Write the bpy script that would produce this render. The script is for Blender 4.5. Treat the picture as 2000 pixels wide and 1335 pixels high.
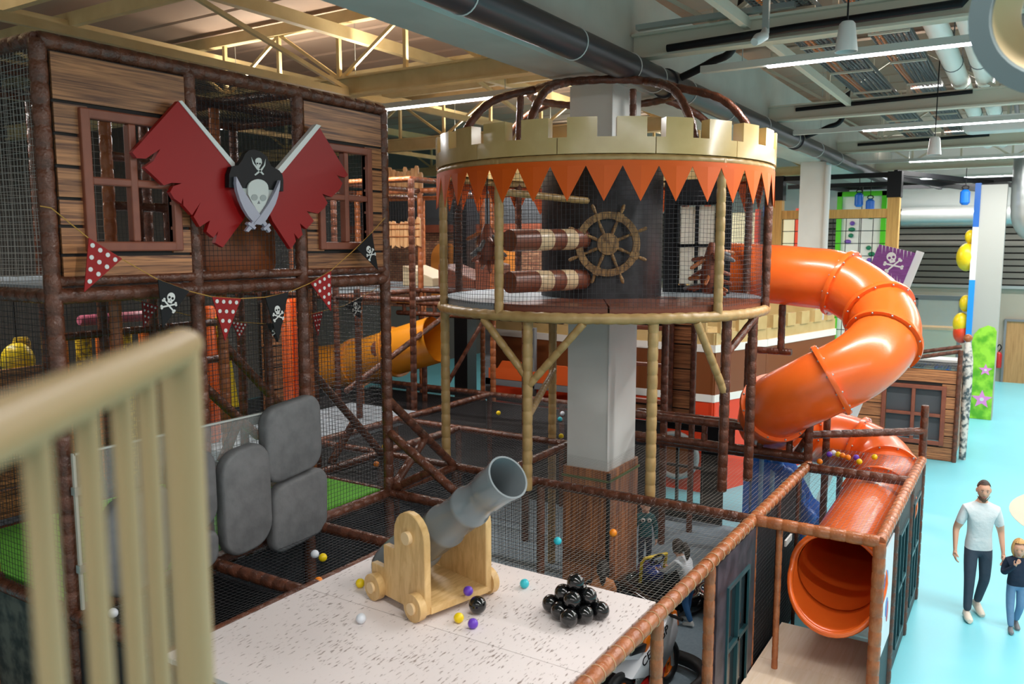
import bpy, bmesh, math, random
from mathutils import Vector, Matrix, noise as mnoise
random.seed(7)
for o in list(bpy.data.objects): bpy.data.objects.remove(o, do_unlink=True)
S = bpy.context.scene
COL = S.collection
R = math.radians

# ------------------------------------------------------------- camera, world, exposure
cd = bpy.data.cameras.new('camera'); cam = bpy.data.objects.new('camera', cd); COL.objects.link(cam)
cd.sensor_width = 36.0; cd.lens = 1604/2000*36; cd.clip_start = .05; cd.clip_end = 200
cam.location = (0, 0, 4.7)
cam.rotation_euler = (R(90)-math.atan(191/1604), 0, R(32.15)-R(90))
cd.dof.use_dof = True; cd.dof.focus_distance = 9.0; cd.dof.aperture_fstop = 2.0
S.camera = cam
S.view_settings.view_transform = 'Standard'; S.view_settings.look = 'None'
S.view_settings.gamma = 1.0; S.view_settings.exposure = 0.55
W = bpy.data.worlds.new('hall_air'); S.world = W; W.use_nodes = True
W.node_tree.nodes['Background'].inputs[0].default_value = (1.0, .97, .92, 1)
W.node_tree.nodes['Background'].inputs[1].default_value = .34
LED_W = 38.0      # watts per metre of LED line

# ------------------------------------------------------------- helpers
def lin(c):
    if isinstance(c, str):
        c = tuple(int(c[i:i+2], 16)/255 for i in (0, 2, 4))
    return tuple(x/12.92 if x <= .04045 else ((x+.055)/1.055)**2.4 for x in c)
def mat(name, col, rough=.5, metal=0, var=None, bump=None, emit=None, alpha=None, trans=0, coat=0, spec=None, grain=None, objvar=0):
    m = bpy.data.materials.new(name); m.use_nodes = True
    nt = m.node_tree; N = nt.nodes; L = nt.links; b = N['Principled BSDF']
    c = lin(col); b.inputs['Base Color'].default_value = (*c, 1)
    b.inputs['Roughness'].default_value = rough; b.inputs['Metallic'].default_value = metal
    if coat: b.inputs['Coat Weight'].default_value = coat; b.inputs['Coat Roughness'].default_value = .12
    if spec is not None: b.inputs['Specular IOR Level'].default_value = spec
    if trans: b.inputs['Transmission Weight'].default_value = trans
    if alpha is not None: b.inputs['Alpha'].default_value = alpha
    if emit: b.inputs['Emission Color'].default_value = (*lin(emit[0]), 1); b.inputs['Emission Strength'].default_value = emit[1]
    tc = N.new('ShaderNodeTexCoord')
    last = None
    if grain:        # (scale xyz, dark colour, contrast position lo, hi)
        mp = N.new('ShaderNodeMapping'); mp.inputs['Scale'].default_value = grain[0]
        L.new(tc.outputs['Object'], mp.inputs['Vector'])
        oi = N.new('ShaderNodeObjectInfo'); ml = N.new('ShaderNodeMath'); ml.operation = 'MULTIPLY'; ml.inputs[1].default_value = 37.
        L.new(oi.outputs['Random'], ml.inputs[0]); cx = N.new('ShaderNodeCombineXYZ'); L.new(ml.outputs[0], cx.inputs[0]); L.new(ml.outputs[0], cx.inputs[2])
        L.new(cx.outputs[0], mp.inputs['Location'])
        n = N.new('ShaderNodeTexNoise'); n.inputs['Scale'].default_value = 1; n.inputs['Detail'].default_value = 6; n.inputs['Roughness'].default_value = .6
        if 'Distortion' in n.inputs: n.inputs['Distortion'].default_value = .6
        L.new(mp.outputs[0], n.inputs['Vector'])
        r = N.new('ShaderNodeValToRGB'); r.color_ramp.elements[0].position = grain[2]; r.color_ramp.elements[1].position = grain[3]
        r.color_ramp.elements[0].color = (*lin(grain[1]), 1); r.color_ramp.elements[1].color = (*c, 1)
        L.new(n.outputs['Fac'], r.inputs[0]); last = r.outputs[0]
    if var:          # (scale, second colour, lo, hi)
        n = N.new('ShaderNodeTexNoise'); n.inputs['Scale'].default_value = var[0]; n.inputs['Detail'].default_value = 5
        L.new(tc.outputs['Object'], n.inputs['Vector'])
        r = N.new('ShaderNodeValToRGB'); r.color_ramp.elements[0].position = var[2]; r.color_ramp.elements[1].position = var[3]
        r.color_ramp.elements[0].color = (*lin(var[1]), 1); r.color_ramp.elements[1].color = (*c, 1)
        L.new(n.outputs['Fac'], r.inputs[0]); last = r.outputs[0]
    if objvar:
        oi = N.new('ShaderNodeObjectInfo'); mr = N.new('ShaderNodeMapRange'); mr.inputs['To Min'].default_value = 1-objvar; mr.inputs['To Max'].default_value = 1+objvar
        L.new(oi.outputs['Random'], mr.inputs['Value']); hs = N.new('ShaderNodeHueSaturation'); L.new(mr.outputs[0], hs.inputs['Value'])
        if last: L.new(last, hs.inputs['Color'])
        else: hs.inputs['Color'].default_value = (*c, 1)
        last = hs.outputs[0]
    if last: L.new(last, b.inputs['Base Color'])
    if bump:         # (scale or xyz, strength)
        n = N.new('ShaderNodeTexNoise'); n.inputs['Detail'].default_value = 4
        if isinstance(bump[0], tuple):
            mp = N.new('ShaderNodeMapping'); mp.inputs['Scale'].default_value = bump[0]; L.new(tc.outputs['Object'], mp.inputs['Vector']); L.new(mp.outputs[0], n.inputs['Vector']); n.inputs['Scale'].default_value = 1
        else:
            n.inputs['Scale'].default_value = bump[0]; L.new(tc.outputs['Object'], n.inputs['Vector'])
        bp = N.new('ShaderNodeBump'); bp.inputs['Strength'].default_value = bump[1]; bp.inputs['Distance'].default_value = .02
        L.new(n.outputs['Fac'], bp.inputs['Height']); L.new(bp.outputs[0], b.inputs['Normal'])
    return m

def root_of(o):
    while o.parent: o = o.parent
    return o
class MB:
    def __init__(s): s.v = []; s.f = []; s.mi = []; s.cur = 0
    def add(s, vs, fs):
        n = len(s.v); s.v += [tuple(p) for p in vs]; s.f += [tuple(i+n for i in f) for f in fs]; s.mi += [s.cur]*len(fs); return s
    def box(s, c, d, M=None):
        c = Vector(c); h = [x/2 for x in d]
        vs = [Vector((x*h[0], y*h[1], z*h[2])) for x in (-1, 1) for y in (-1, 1) for z in (-1, 1)]
        if M is not None: vs = [M @ p for p in vs]
        return s.add([c+p for p in vs], [(0, 1, 3, 2), (4, 6, 7, 5), (0, 4, 5, 1), (2, 3, 7, 6), (0, 2, 6, 4), (1, 5, 7, 3)])
    def bbox(s, a, b):
        return s.box([(a[i]+b[i])/2 for i in range(3)], [abs(b[i]-a[i]) for i in range(3)])
    def beam(s, a, b, w, h, up=(0, 0, 1)):
        a = Vector(a); b = Vector(b); d = (b-a); l = d.length; d.normalize(); u = Vector(up)
        if abs(d.dot(u)) > .98: u = Vector((1, 0, 0))
        sd = d.cross(u).normalized(); u = sd.cross(d)
        M = Matrix((d, sd, u)).transposed()
        return s.box((a+b)/2, (l, w, h), M)
    def tube(s, pts, r, n=10, closed=False, cap=True):
        pts = [Vector(p) for p in pts]; k = len(pts); rr = r if isinstance(r, (list, tuple)) else [r]*k
        T = []
        for i in range(k):
            if closed: t = pts[(i+1) % k]-pts[i-1]
            else: t = pts[min(i+1, k-1)]-pts[max(i-1, 0)]
            T.append(t.normalized() if t.length > 1e-9 else (T[-1] if T else Vector((0, 0, 1))))
        u = T[0].orthogonal().normalized(); vs = []
        for i in range(k):
            u = (u-T[i]*u.dot(T[i]))
            u = u.normalized() if u.length > 1e-6 else T[i].orthogonal().normalized()
            w = T[i].cross(u)
            for j in range(n):
                a = 2*math.pi*j/n; vs.append(pts[i]+(u*math.cos(a)+w*math.sin(a))*rr[i])
        fs = []
        for i in range(k if closed else k-1):
            i2 = (i+1) % k
            for j in range(n): fs.append((i*n+j, i*n+(j+1) % n, i2*n+(j+1) % n, i2*n+j))
        if cap and not closed: fs.append(tuple(range(n-1, -1, -1))); fs.append(tuple((k-1)*n+j for j in range(n)))
        return s.add(vs, fs)
    def cyl(s, a, b, r, r2=None, n=14): return s.tube([a, b], [r, r if r2 is None else r2], n)
    def pole(s, a, b, r=.055, step=.15, n=10):
        a = Vector(a); b = Vector(b); l = (b-a).length; k = max(1, round(l/step)); pts = []; rr = []
        for i in range(k):
            for t, q in ((.0, .90), (.07, .99), (.5, 1.03), (.93, .99)):
                pts.append(a.lerp(b, (i+t)/k)); rr.append(r*q*(1+random.uniform(-.012, .012)))
        pts.append(b); rr.append(r*.9)
        return s.tube(pts, rr, n)
    def padpath(s, pts, r=.055, step=.15, n=10, closed=False):
        P2 = resample(pts, step/4, closed); q = [.90, .99, 1.03, .99]
        return s.tube(P2, [r*q[i % 4] for i in range(len(P2))], n, closed=closed)
    def lathe(s, prof, M=None, n=24, a0=0, a1=2*math.pi):
        full = abs(a1-a0-2*math.pi) < 1e-6; k = n if full else n+1; vs = []
        for (r, z) in prof:
            for j in range(k):
                a = a0+(a1-a0)*j/n; p = Vector((r*math.cos(a), r*math.sin(a), z)); vs.append(M @ p if M is not None else p)
        fs = []
        for i in range(len(prof)-1):
            for j in range(n):
                j2 = (j+1) % k; fs.append((i*k+j, i*k+j2, (i+1)*k+j2, (i+1)*k+j))
        return s.add(vs, fs)
    def prism(s, poly, t, M=None, t0=0.):
        n = len(poly); vs = [Vector((x, y, t0)) for x, y in poly]+[Vector((x, y, t0+t)) for x, y in poly]
        if M is not None: vs = [M @ p for p in vs]
        return s.add(vs, [tuple(range(n-1, -1, -1)), tuple(range(n, 2*n))]+[(i, (i+1) % n, n+(i+1) % n, n+i) for i in range(n)])
    def sphere(s, c, r, n=16, m=10, sc=(1, 1, 1), M=None):
        c = Vector(c); vs = []; fs = []
        for i in range(m+1):
            t = math.pi*i/m
            for j in range(n):
                a = 2*math.pi*j/n; p = Vector((r*sc[0]*math.sin(t)*math.cos(a), r*sc[1]*math.sin(t)*math.sin(a), r*sc[2]*math.cos(t)))
                vs.append(c+(M @ p if M is not None else p))
        for i in range(m):
            for j in range(n): fs.append((i*n+j, (i+1)*n+j, (i+1)*n+(j+1) % n, i*n+(j+1) % n))
        return s.add(vs, fs)
    def build(s, name, m, parent=None, smooth=True, ang=38, label=None, cat=None, group=None, kind=None, off=None):
        me = bpy.data.meshes.new(name)
        if off is not None: org = Vector(off)
        elif parent is not None: org = Vector(root_of(parent).location)
        else:
            xs = [p[0] for p in s.v]; ys = [p[1] for p in s.v]; zs = [p[2] for p in s.v]
            org = Vector(((min(xs)+max(xs))/2, (min(ys)+max(ys))/2, min(zs)))
        me.from_pydata([(p[0]-org[0], p[1]-org[1], p[2]-org[2]) for p in s.v], [], s.f)
        for q in (m if isinstance(m, (list, tuple)) else [m]): me.materials.append(q)
        if isinstance(m, (list, tuple)): me.polygons.foreach_set('material_index', s.mi)
        bm = bmesh.new(); bm.from_mesh(me); bmesh.ops.remove_doubles(bm, verts=bm.verts, dist=1e-6); bmesh.ops.recalc_face_normals(bm, faces=bm.faces); bm.to_mesh(me); bm.free()
        if smooth:
            me.polygons.foreach_set('use_smooth', [True]*len(me.polygons)); me.set_sharp_from_angle(angle=R(ang))
        o = bpy.data.objects.new(name, me); COL.objects.link(o)
        if parent is not None: o.parent = parent
        else: o.location = org
        return tag(o, label, cat, group, kind)
def tag(o, label=None, cat=None, group=None, kind=None):
    if label: o['label'] = label
    if cat: o['category'] = cat
    if group: o['group'] = group
    if kind: o['kind'] = kind
    return o
def thing(name, label, cat, loc=(0, 0, 0), group=None, rz=0):
    o = bpy.data.objects.new(name, None); COL.objects.link(o); o.location = loc; o.rotation_euler = (0, 0, rz); o.empty_display_size = .1
    return tag(o, label, cat, group)
def copy_tree(o, parent=None):
    c = o.copy(); COL.objects.link(c); c.parent = parent
    for ch in o.children: copy_tree(ch, c)
    return c
def resample(pts, step, closed=False):
    pts = [Vector(p) for p in pts]
    if closed: pts = pts+[pts[0]]
    d = [0.]
    for i in range(len(pts)-1): d.append(d[-1]+(pts[i+1]-pts[i]).length)
    n = max(2, round(d[-1]/step)); out = []; j = 0
    for k in range(n if closed else n+1):
        t = d[-1]*k/n
        while j < len(d)-2 and d[j+1] < t: j += 1
        out.append(pts[j].lerp(pts[j+1], (t-d[j])/max(1e-9, d[j+1]-d[j])))
    return out
def spline(pts, n=8):
    P = [Vector(p) for p in pts]; out = []
    for i in range(len(P)-1):
        a = P[max(i-1, 0)]; b = P[i]; c = P[i+1]; d = P[min(i+2, len(P)-1)]
        for k in range(n):
            t = k/n; out.append(.5*((2*b)+(c-a)*t+(2*a-5*b+4*c-d)*t*t+(3*b-a-3*c+d)*t**3))
    out.append(P[-1]); return out
def axes(o, x, y, z):   # matrix from three axis vectors and an origin
    M = Matrix.Identity(4)
    for i, v in enumerate((x, y, z)):
        for j in range(3): M[j][i] = v[j]
    for j in range(3): M[j][3] = o[j]
    return M
def yplane(y): return axes((0, y, 0), (1, 0, 0), (0, 0, 1), (0, -1, 0))   # local (x, z) drawn on the plane y, thickness towards the viewer side
def wires(mb, O, U, V, cell=.045, r=.0022, sag=.0, wob=.006, seg=6):
    O = Vector(O); U = Vector(U); V = Vector(V); nu = max(1, round(U.length/cell)); nv = max(1, round(V.length/cell))
    Nn = U.cross(V).normalized(); sd = random.uniform(0, 50)
    def pt(a, b):
        q = O+U*a+V*b
        w = math.sin(math.pi*a)*math.sin(math.pi*b)
        k = mnoise.noise(Vector((a*3+sd, b*3, sd)))*wob*4
        return q+Nn*(k)+Vector((0, 0, -sag*w))
    def wire(f):
        pts = [f(i/seg) for i in range(seg+1)]; t = (pts[-1]-pts[0]).normalized(); e1 = t.orthogonal().normalized(); e2 = t.cross(e1)
        vs = []
        for p in pts:
            for k in range(3): a = 2.0944*k; vs.append(p+(e1*math.cos(a)+e2*math.sin(a))*r)
        mb.add(vs, [(i*3+k, i*3+(k+1) % 3, i*3+3+(k+1) % 3, i*3+3+k) for i in range(seg) for k in range(3)])
    for i in range(nu+1): wire(lambda t, a=i/nu: pt(a, t))
    for j in range(nv+1): wire(lambda t, b=j/nv: pt(t, b))
def net(parent, O, U, V, name='safety_net', m=None, **k):
    mb = MB(); wires(mb, O, U, V, **k); return mb.build(name, m or M_net, parent, smooth=False, kind=None)
def pole(parent, name, a, b, r=.055, m=None, **k):
    mb = MB(); mb.pole(a, b, r, **k); return mb.build(name, m or M_brown, parent, ang=60)
def circle(n, r=1., cx=0, cy=0, a0=0., ex=1.): return [(cx+r*ex*math.cos(a0+2*math.pi*i/n), cy+r*math.sin(a0+2*math.pi*i/n)) for i in range(n)]
def rrect(x0, y0, x1, y1, r, n=5):
    o = []
    for cx, cy, a in ((x1-r, y1-r, 0), (x0+r, y1-r, 90), (x0+r, y0+r, 180), (x1-r, y0+r, 270)):
        for i in range(n+1): t = R(a+90*i/n); o.append((cx+r*math.cos(t), cy+r*math.sin(t)))
    return o
def pillow(mb, poly, t, bev, M=None):      # an outline with rounded front and back rim
    cx = sum(p[0] for p in poly)/len(poly); cy = sum(p[1] for p in poly)/len(poly); n = len(poly)
    ext = max(max(abs(p[0]-cx), abs(p[1]-cy)) for p in poly); vs = []; rings = []
    for z, ins in ((0, bev), (bev*.3, bev*.3), (bev, 0), (t-bev, 0), (t-bev*.3, bev*.3), (t, bev)):
        k = 1-ins/ext
        rings.append(len(vs)); vs += [Vector((cx+(x-cx)*k, cy+(y-cy)*k, z)) for x, y in poly]
    if M is not None: vs = [M @ p for p in vs]
    fs = [tuple(range(n-1, -1, -1)), tuple(5*n+i for i in range(n))]
    for q in range(5): fs += [(q*n+i, q*n+(i+1) % n, (q+1)*n+(i+1) % n, (q+1)*n+i) for i in range(n)]
    mb.add(vs, fs)
def text_mesh(body, size, M, name, m, parent, ext=.002):
    c = bpy.data.curves.new(name, 'FONT'); c.body = body; c.size = size; c.extrude = ext
    o = bpy.data.objects.new(name+'_tmp', c); COL.objects.link(o); dg = bpy.context.evaluated_depsgraph_get()
    me = bpy.data.meshes.new_from_object(o.evaluated_get(dg)); bpy.data.objects.remove(o, do_unlink=True)
    me.transform(M); me.materials.clear(); me.materials.append(m)
    if parent is not None: me.transform(Matrix.Translation(-Vector(root_of(parent).location)))
    ob = bpy.data.objects.new(name, me); COL.objects.link(ob); ob.parent = parent; return ob
def skull2d(M, s, parent, m, mdark, name='skull_print'):
    mb = MB(); h = .002
    mb.prism(circle(18, .30*s, 0, .28*s, ex=.95), h, M); mb.prism(rrect(-.17*s, -.1*s, .17*s, .14*s, .05*s, 3), h, M, t0=.0002)
    for q in (-1, 1):
        a = R(28)*q; ca, sa = math.cos(a), math.sin(a)
        mb.prism([(x*ca-y*sa, -.28*s+x*sa+y*ca) for x, y in ((-.5*s, -.05*s), (.5*s, -.05*s), (.5*s, .05*s), (-.5*s, .05*s))], h, M, t0=.0004+.0002*q)
        for e in (-1, 1):
            for k in (-.06, .06): mb.prism(circle(10, .085*s, e*.52*s*ca-k*s*sa, -.28*s+e*.52*s*sa+k*s*ca), h, M, t0=.0005)
    o = mb.build(name, m, parent, smooth=False)
    mb = MB()
    for q in (-1, 1): mb.prism(circle(12, .085*s, q*.12*s, .24*s), h*1.6, M)
    mb.prism([(-.04*s, .06*s), (.04*s, .06*s), (0, .15*s)], h*1.6, M)
    mb.build('eye_sockets', mdark, o, smooth=False); return o

# ------------------------------------------------------------- materials
M_brown = mat('brown_wrap', '6a3e2c', .22, bump=(45, .5), var=(9, '4e2c1e', .35, .65))
M_brown_lit = mat('brown_wrap_lit', 'b26a40', .22, bump=(40, .35), var=(9, '985632', .35, .65))  # lit copy of the brown wrap, the light put into its colour
M_beige = mat('beige_wrap', 'b99864', .38, bump=(26, .15), var=(7, 'a98856', .35, .65))
M_tie = mat('clear_tie', 'd8b48c', .2)
M_cream = mat('cream_board', 'd0b27a', .22, var=(3, 'c4a66c', .35, .65), coat=.3)
M_net = mat('black_netting', '17151a', .55)
M_net_lit = mat('netting_lit', '3a383a', .5)  # black netting as lamps light it, carried by the greyer colour
M_net_lit_pale = mat('netting_lit_pale', 'a09a92', .5)  # same netting lit more strongly, the light put into the pale colour
M_orange = mat('orange_plastic', 'f26d26', .27, var=(2.2, 'ea6220', .3, .7), bump=(55, .05), coat=.25)
M_dkor = mat('orange_plastic_dark', 'd98a1e', .32)
M_penn = mat('orange_vinyl', 'dc5a0e', .5, spec=.3)
M_red = mat('red_vinyl', '940e0e', .45, spec=.3)
M_white = mat('white_board', 'd9d9d6', .45)
M_black = mat('black_board', '101114', .5, spec=.25)
M_silver = mat('silver_board', 'a09fae', .35)
M_skull = mat('skull_grey', 'c4c8c4', .5)
M_shadegrey = mat('grey_print', '9a9f9d', .55)
M_plankL = mat('printed_planks', 'bb7e50', .42, grain=((1.3, 46, 46), '4a2415', .34, .62), objvar=.2)
M_plankV = mat('printed_planks_upright', 'b8703a', .35, grain=((26, 26, 1.6), '5c2e1c', .34, .6), objvar=.25)
M_gap = mat('plank_gap', '191412', .7)
M_frame = mat('window_frame_brown', '8a4c36', .45, var=(6, '7c4230', .35, .65))
M_mat_b = mat('brown_mat', '7c4734', .3, bump=(60, .12))
M_mat_g = mat('grey_blue_mat', '8f9aa2', .4, bump=(60, .1))
M_rock = mat('grey_foam', '6d6e70', .62, var=(7, '5e5f61', .35, .65), bump=(14, .3))
M_turf = mat('green_turf', '78cc42', .85, bump=(260, .6), var=(40, '5eb032', .3, .7))
M_acryl = mat('clear_acrylic', 'e8f0ee', .04, alpha=.10)
M_edge = mat('acrylic_edge', 'b4b8b4', .2)
M_ply = mat('birch_plywood', 'e3bf85', .42, grain=((5, 26, 5), 'c9a065', .3, .62))
M_plyedge = mat('plywood_edge', 'e9cb9c', .5)
M_pvc = mat('grey_pvc', '7e868a', .22, coat=.3)
M_gloss = mat('glossy_black', '0c0d0f', .08, coat=.6)
M_cyan = mat('cyan_floor', '7bcfdd', .34, var=(.6, '75c8d6', .3, .7))
M_carpet = mat('grey_carpet', '8696a0', .9, bump=(180, .4), var=(30, '7c8c96', .3, .7))
M_dkfloor = mat('dark_matting', '33373c', .8, bump=(60, .3), var=(6, '24282c', .35, .65))
M_conc = mat('painted_concrete', 'c8c5bc', .7, var=(2, 'bcb9b0', .3, .7))
M_colw = mat('white_column_paint', 'e2e2de', .6, var=(1.5, 'd8d8d4', .3, .7))
M_deckroof = mat('roof_deck_sheet', 'b9a18e', .7, var=(.5, 'ad9482', .3, .7))
M_steel = mat('cream_steel', 'd8c494', .5, var=(3, 'cbb584', .35, .65))
M_steelw = mat('pale_steel', 'd5cfbd', .5)
M_galv = mat('galvanised', 'b4bab9', .32, metal=.7)
M_tray = mat('tray_wire', '6a6c6c', .5, metal=.3)
M_blackpipe = mat('black_pipe', '35353a', .35)
M_led = mat('led_glow', 'ffffff', .4, emit=('f2f5ff', 14.))
M_alu = mat('led_housing', 'c6c6c0', .4)
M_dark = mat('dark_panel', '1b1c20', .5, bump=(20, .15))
M_stone = mat('dark_stone_print', '2e2e33', .4, var=(6, '17181b', .4, .62))
M_wine = mat('wine_stone_print', '4d434c', .45, var=(5, '2b2830', .4, .62))
M_teal = mat('teal_shutter', '24484e', .35)
M_hull = mat('hull_brown', '7c4420', .4)
M_hullr = mat('hull_red', 'e2421e', .4)
M_creamlt = mat('cream_stripe', 'ece8e0', .45)
M_yellow = mat('yellow_plastic', 'e8c81a', .35)
M_blue = mat('blue_plastic', '1668c8', .3)
M_lblue = mat('light_blue', '2a9fe0', .4)
M_purple = mat('purple_cloth', '7e3f86', .55, grain=((5, 5, 40), '6a3272', .35, .6))
M_wood = mat('timber', 'dba95e', .55, grain=((20, 20, 1.2), 'c08d48', .3, .62))
M_woodmat = mat('pale_wood_mat', 'f8e2cc', .4, grain=((1.5, 25, 5), 'f0d6b8', .35, .6))
M_clad = mat('grey_cladding', '6e6a62', .5)
M_taupe = mat('taupe_wall', 'a79f90', .8)
M_string = mat('jute_string', 'b98a3e', .8)
M_pink = mat('pink_plastic', 'c0647a', .4)
M_grey = mat('mid_grey', '77797c', .5)
M_rubber = mat('rubber_black', '17181a', .5)
BALL = {k: mat('ball_'+k, c, .3) for k, c in dict(yellow='f0cf10', orange='f58a18', cyan='35c2d2', purple='6a3fc0', white='dde2ea').items()}
# outlines on the tower front, metres (x, z)
FLAG_L = [(4.305, 5.838), (3.878, 5.396), (3.914, 5.356), (3.992, 5.359), (4.122, 5.446), (4.053, 5.345), (3.975, 5.291), (4.017, 5.259), (4.138, 5.164), (4.208, 5.188), (4.303, 5.19), (4.221, 5.16), (4.19, 5.114), (4.225, 5.063), (4.289, 5.025), (4.306, 5.075), (4.307, 5.013), (4.385, 4.937), (4.476, 5.049), (4.4, 4.925), (4.455, 4.842), (4.559, 4.899), (4.518, 4.805), (4.587, 4.754), (4.637, 4.811), (4.601, 4.711), (4.677, 4.672), (4.906, 4.912), (5.027, 5.091), (4.802, 5.364)]
POLE_L = [(4.305, 5.838), (4.334, 5.846), (4.831, 5.396), (4.828, 5.335)]
FLAG_R = [(5.85, 5.818), (6.235, 5.389), (6.19, 5.361), (6.076, 5.378), (6.021, 5.429), (6.152, 5.303), (6.114, 5.245), (5.997, 5.159), (5.867, 5.187), (5.939, 5.102), (5.896, 5.051), (5.805, 4.993), (5.659, 5.013), (5.748, 4.923), (5.652, 4.843), (5.57, 4.895), (5.598, 4.789), (5.544, 4.751), (5.489, 4.803), (5.511, 4.726), (5.445, 4.655), (5.235, 4.911), (5.17, 5.052), (5.332, 5.336)]
POLE_R = [(5.811, 5.837), (5.871, 5.83), (5.363, 5.347), (5.29, 5.356)]
HAT = [(4.721, 5.286), (4.751, 5.352), (4.821, 5.37), (4.867, 5.422), (4.897, 5.472), (4.937, 5.506), (4.988, 5.52), (5.066, 5.509), (5.139, 5.472), (5.161, 5.429), (5.182, 5.394), (5.276, 5.361), (5.311, 5.327), (5.321, 5.277), (5.316, 5.176), (5.226, 5.184), (4.844, 5.181), (4.715, 5.178)]
SHIELD = [(4.839, 5.185), (5.233, 5.189), (5.035, 4.95)]
SKULL = [(5.13, 5.196), (5.125, 5.22), (5.109, 5.24), (5.085, 5.255), (5.053, 5.264), (5.018, 5.266), (4.983, 5.26), (4.951, 5.247), (4.925, 5.229), (4.909, 5.207), (4.902, 5.184), (4.902, 5.127), (4.949, 5.049), (5.018, 4.963), (5.097, 5.055), (5.13, 5.138)]
EYES = [[(5.004, 5.107), (4.998, 5.093), (4.985, 5.082), (4.967, 5.078), (4.949, 5.081), (4.937, 5.09), (4.933, 5.104), (4.938, 5.118), (4.951, 5.129), (4.969, 5.133), (4.987, 5.131), (5.0, 5.121)], [(5.101, 5.107), (5.096, 5.093), (5.082, 5.082), (5.063, 5.077), (5.045, 5.08), (5.033, 5.09), (5.029, 5.104), (5.034, 5.118), (5.048, 5.129), (5.066, 5.134), (5.084, 5.131), (5.097, 5.121)]]
NOSE = [(5.015, 5.079), (5.028, 5.053), (4.999, 5.051)]
SABRE_L = [(4.768, 5.27), (4.762, 5.214), (4.77, 5.154), (4.798, 5.073), (4.833, 5.005), (4.879, 4.941), (4.927, 4.898), (5.011, 4.868), (5.058, 4.901), (5.026, 4.94), (4.918, 5.057), (4.835, 5.162)]
SABRE_R = [(5.248, 5.271), (5.242, 5.212), (5.215, 5.124), (5.182, 5.054), (5.138, 4.993), (5.07, 4.91), (5.011, 4.868), (4.932, 4.876), (5.009, 4.949), (5.106, 5.055), (5.187, 5.168)]
GRIP_L = [(5.024, 4.9), (5.059, 4.919), (5.13, 4.821), (5.106, 4.802)]
GRIP_R = [(4.933, 4.907), (4.972, 4.881), (4.873, 4.804), (4.846, 4.817)]
GUARD_L = [(5.038, 4.838), (5.104, 4.884), (5.121, 4.866), (5.054, 4.82)]
GUARD_R = [(4.877, 4.892), (4.953, 4.845), (4.935, 4.827), (4.86, 4.874)]
MINI = [(5.002, 5.42), (5.007, 5.436), (5.022, 5.448), (5.041, 5.454), (5.06, 5.452), (5.073, 5.441), (5.077, 5.413), (5.057, 5.38), (5.042, 5.361), (5.02, 5.377)]
MINISAB = [[(4.962, 5.452), (4.976, 5.396), (5.019, 5.351), (5.086, 5.307), (5.097, 5.316), (5.037, 5.365), (4.993, 5.397)], [(5.121, 5.452), (5.101, 5.397), (5.059, 5.354), (4.989, 5.304), (5.0, 5.296), (5.076, 5.346), (5.113, 5.393)]]
MINIEYE = [[(5.033, 5.403), (5.031, 5.399), (5.028, 5.396), (5.023, 5.395), (5.019, 5.395), (5.016, 5.398), (5.015, 5.401), (5.016, 5.405), (5.019, 5.408), (5.024, 5.409), (5.029, 5.408), (5.032, 5.406)], [(5.062, 5.403), (5.06, 5.399), (5.057, 5.396), (5.052, 5.395), (5.048, 5.395), (5.045, 5.398), (5.044, 5.401), (5.045, 5.405), (5.048, 5.408), (5.053, 5.409), (5.058, 5.409), (5.061, 5.406)]]
STR1 = [(3.135, 4.962), (3.212, 4.951), (3.466, 4.746), (3.717, 4.59), (4.011, 4.425), (4.291, 4.319), (4.512, 4.26), (4.809, 4.227), (5.083, 4.225), (5.363, 4.253), (5.637, 4.328), (5.914, 4.437), (6.285, 4.656), (6.521, 4.814), (6.743, 4.978)]
FL1 = [('r', [(3.466, 4.746), (3.717, 4.59), (3.406, 4.354)]), ('b', [(4.011, 4.425), (4.291, 4.319), (4.03, 4.037)]), ('r', [(4.512, 4.26), (4.809, 4.227), (4.624, 3.876)]), ('b', [(5.083, 4.221), (5.357, 4.258), (5.214, 3.803)]), ('r', [(5.637, 4.328), (5.914, 4.437), (5.899, 4.044)]), ('b', [(6.285, 4.656), (6.521, 4.814), (6.606, 4.429)])]
STR2 = [(4.457, 4.219), (4.639, 4.171), (4.806, 4.103), (5.208, 3.985), (5.639, 3.905), (6.104, 3.84), (6.313, 3.823), (6.778, 3.898), (6.958, 3.921), (7.318, 3.959), (7.619, 4.048), (7.954, 4.16)]
FL2 = [('r', [(4.639, 4.171), (4.806, 4.113), (4.64, 3.921)]), ('r', [(5.639, 3.91), (5.848, 3.861), (5.735, 3.719)]), ('b', [(6.104, 3.846), (6.32, 3.822), (6.246, 3.624)]), ('r', [(6.778, 3.898), (6.95, 3.916), (6.865, 3.64)]), ('b', [(7.318, 3.959), (7.628, 4.054), (7.582, 3.783)])]
# ------------------------------------------------------------- structure
def struct(name, mb, m, parent=None, **k): return mb.build(name, m, parent, kind='structure' if parent is None else None, **k)
mb = MB(); mb.bbox((-9, -14, -.12), (34, 26, 0)); struct('floor', mb, M_cyan, smooth=False)
mb = MB(); mb.bbox((4.5, 2.3, 0), (13.2, 9.5, .006)); struct('floor_carpet', mb, M_carpet, smooth=False)
mb = MB(); mb.bbox((2.6, 9.5, 0), (20, 19.9, .006)); mb.bbox((13.2, 7.7, 0), (14.7, 9.5, .006)); mb.bbox((-3, 4.6, 0), (4.5, 9.5, .006)); struct('floor_matting', mb, M_dkfloor, smooth=False)
mb = MB(); mb.prism(circle(64, 2.5, 16.9, -2.45), .004, Matrix.Translation((0, 0, .001))); struct('trim_1', mb, mat('beige_floor_circle', 'cdb9a6', .4), smooth=False)
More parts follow.
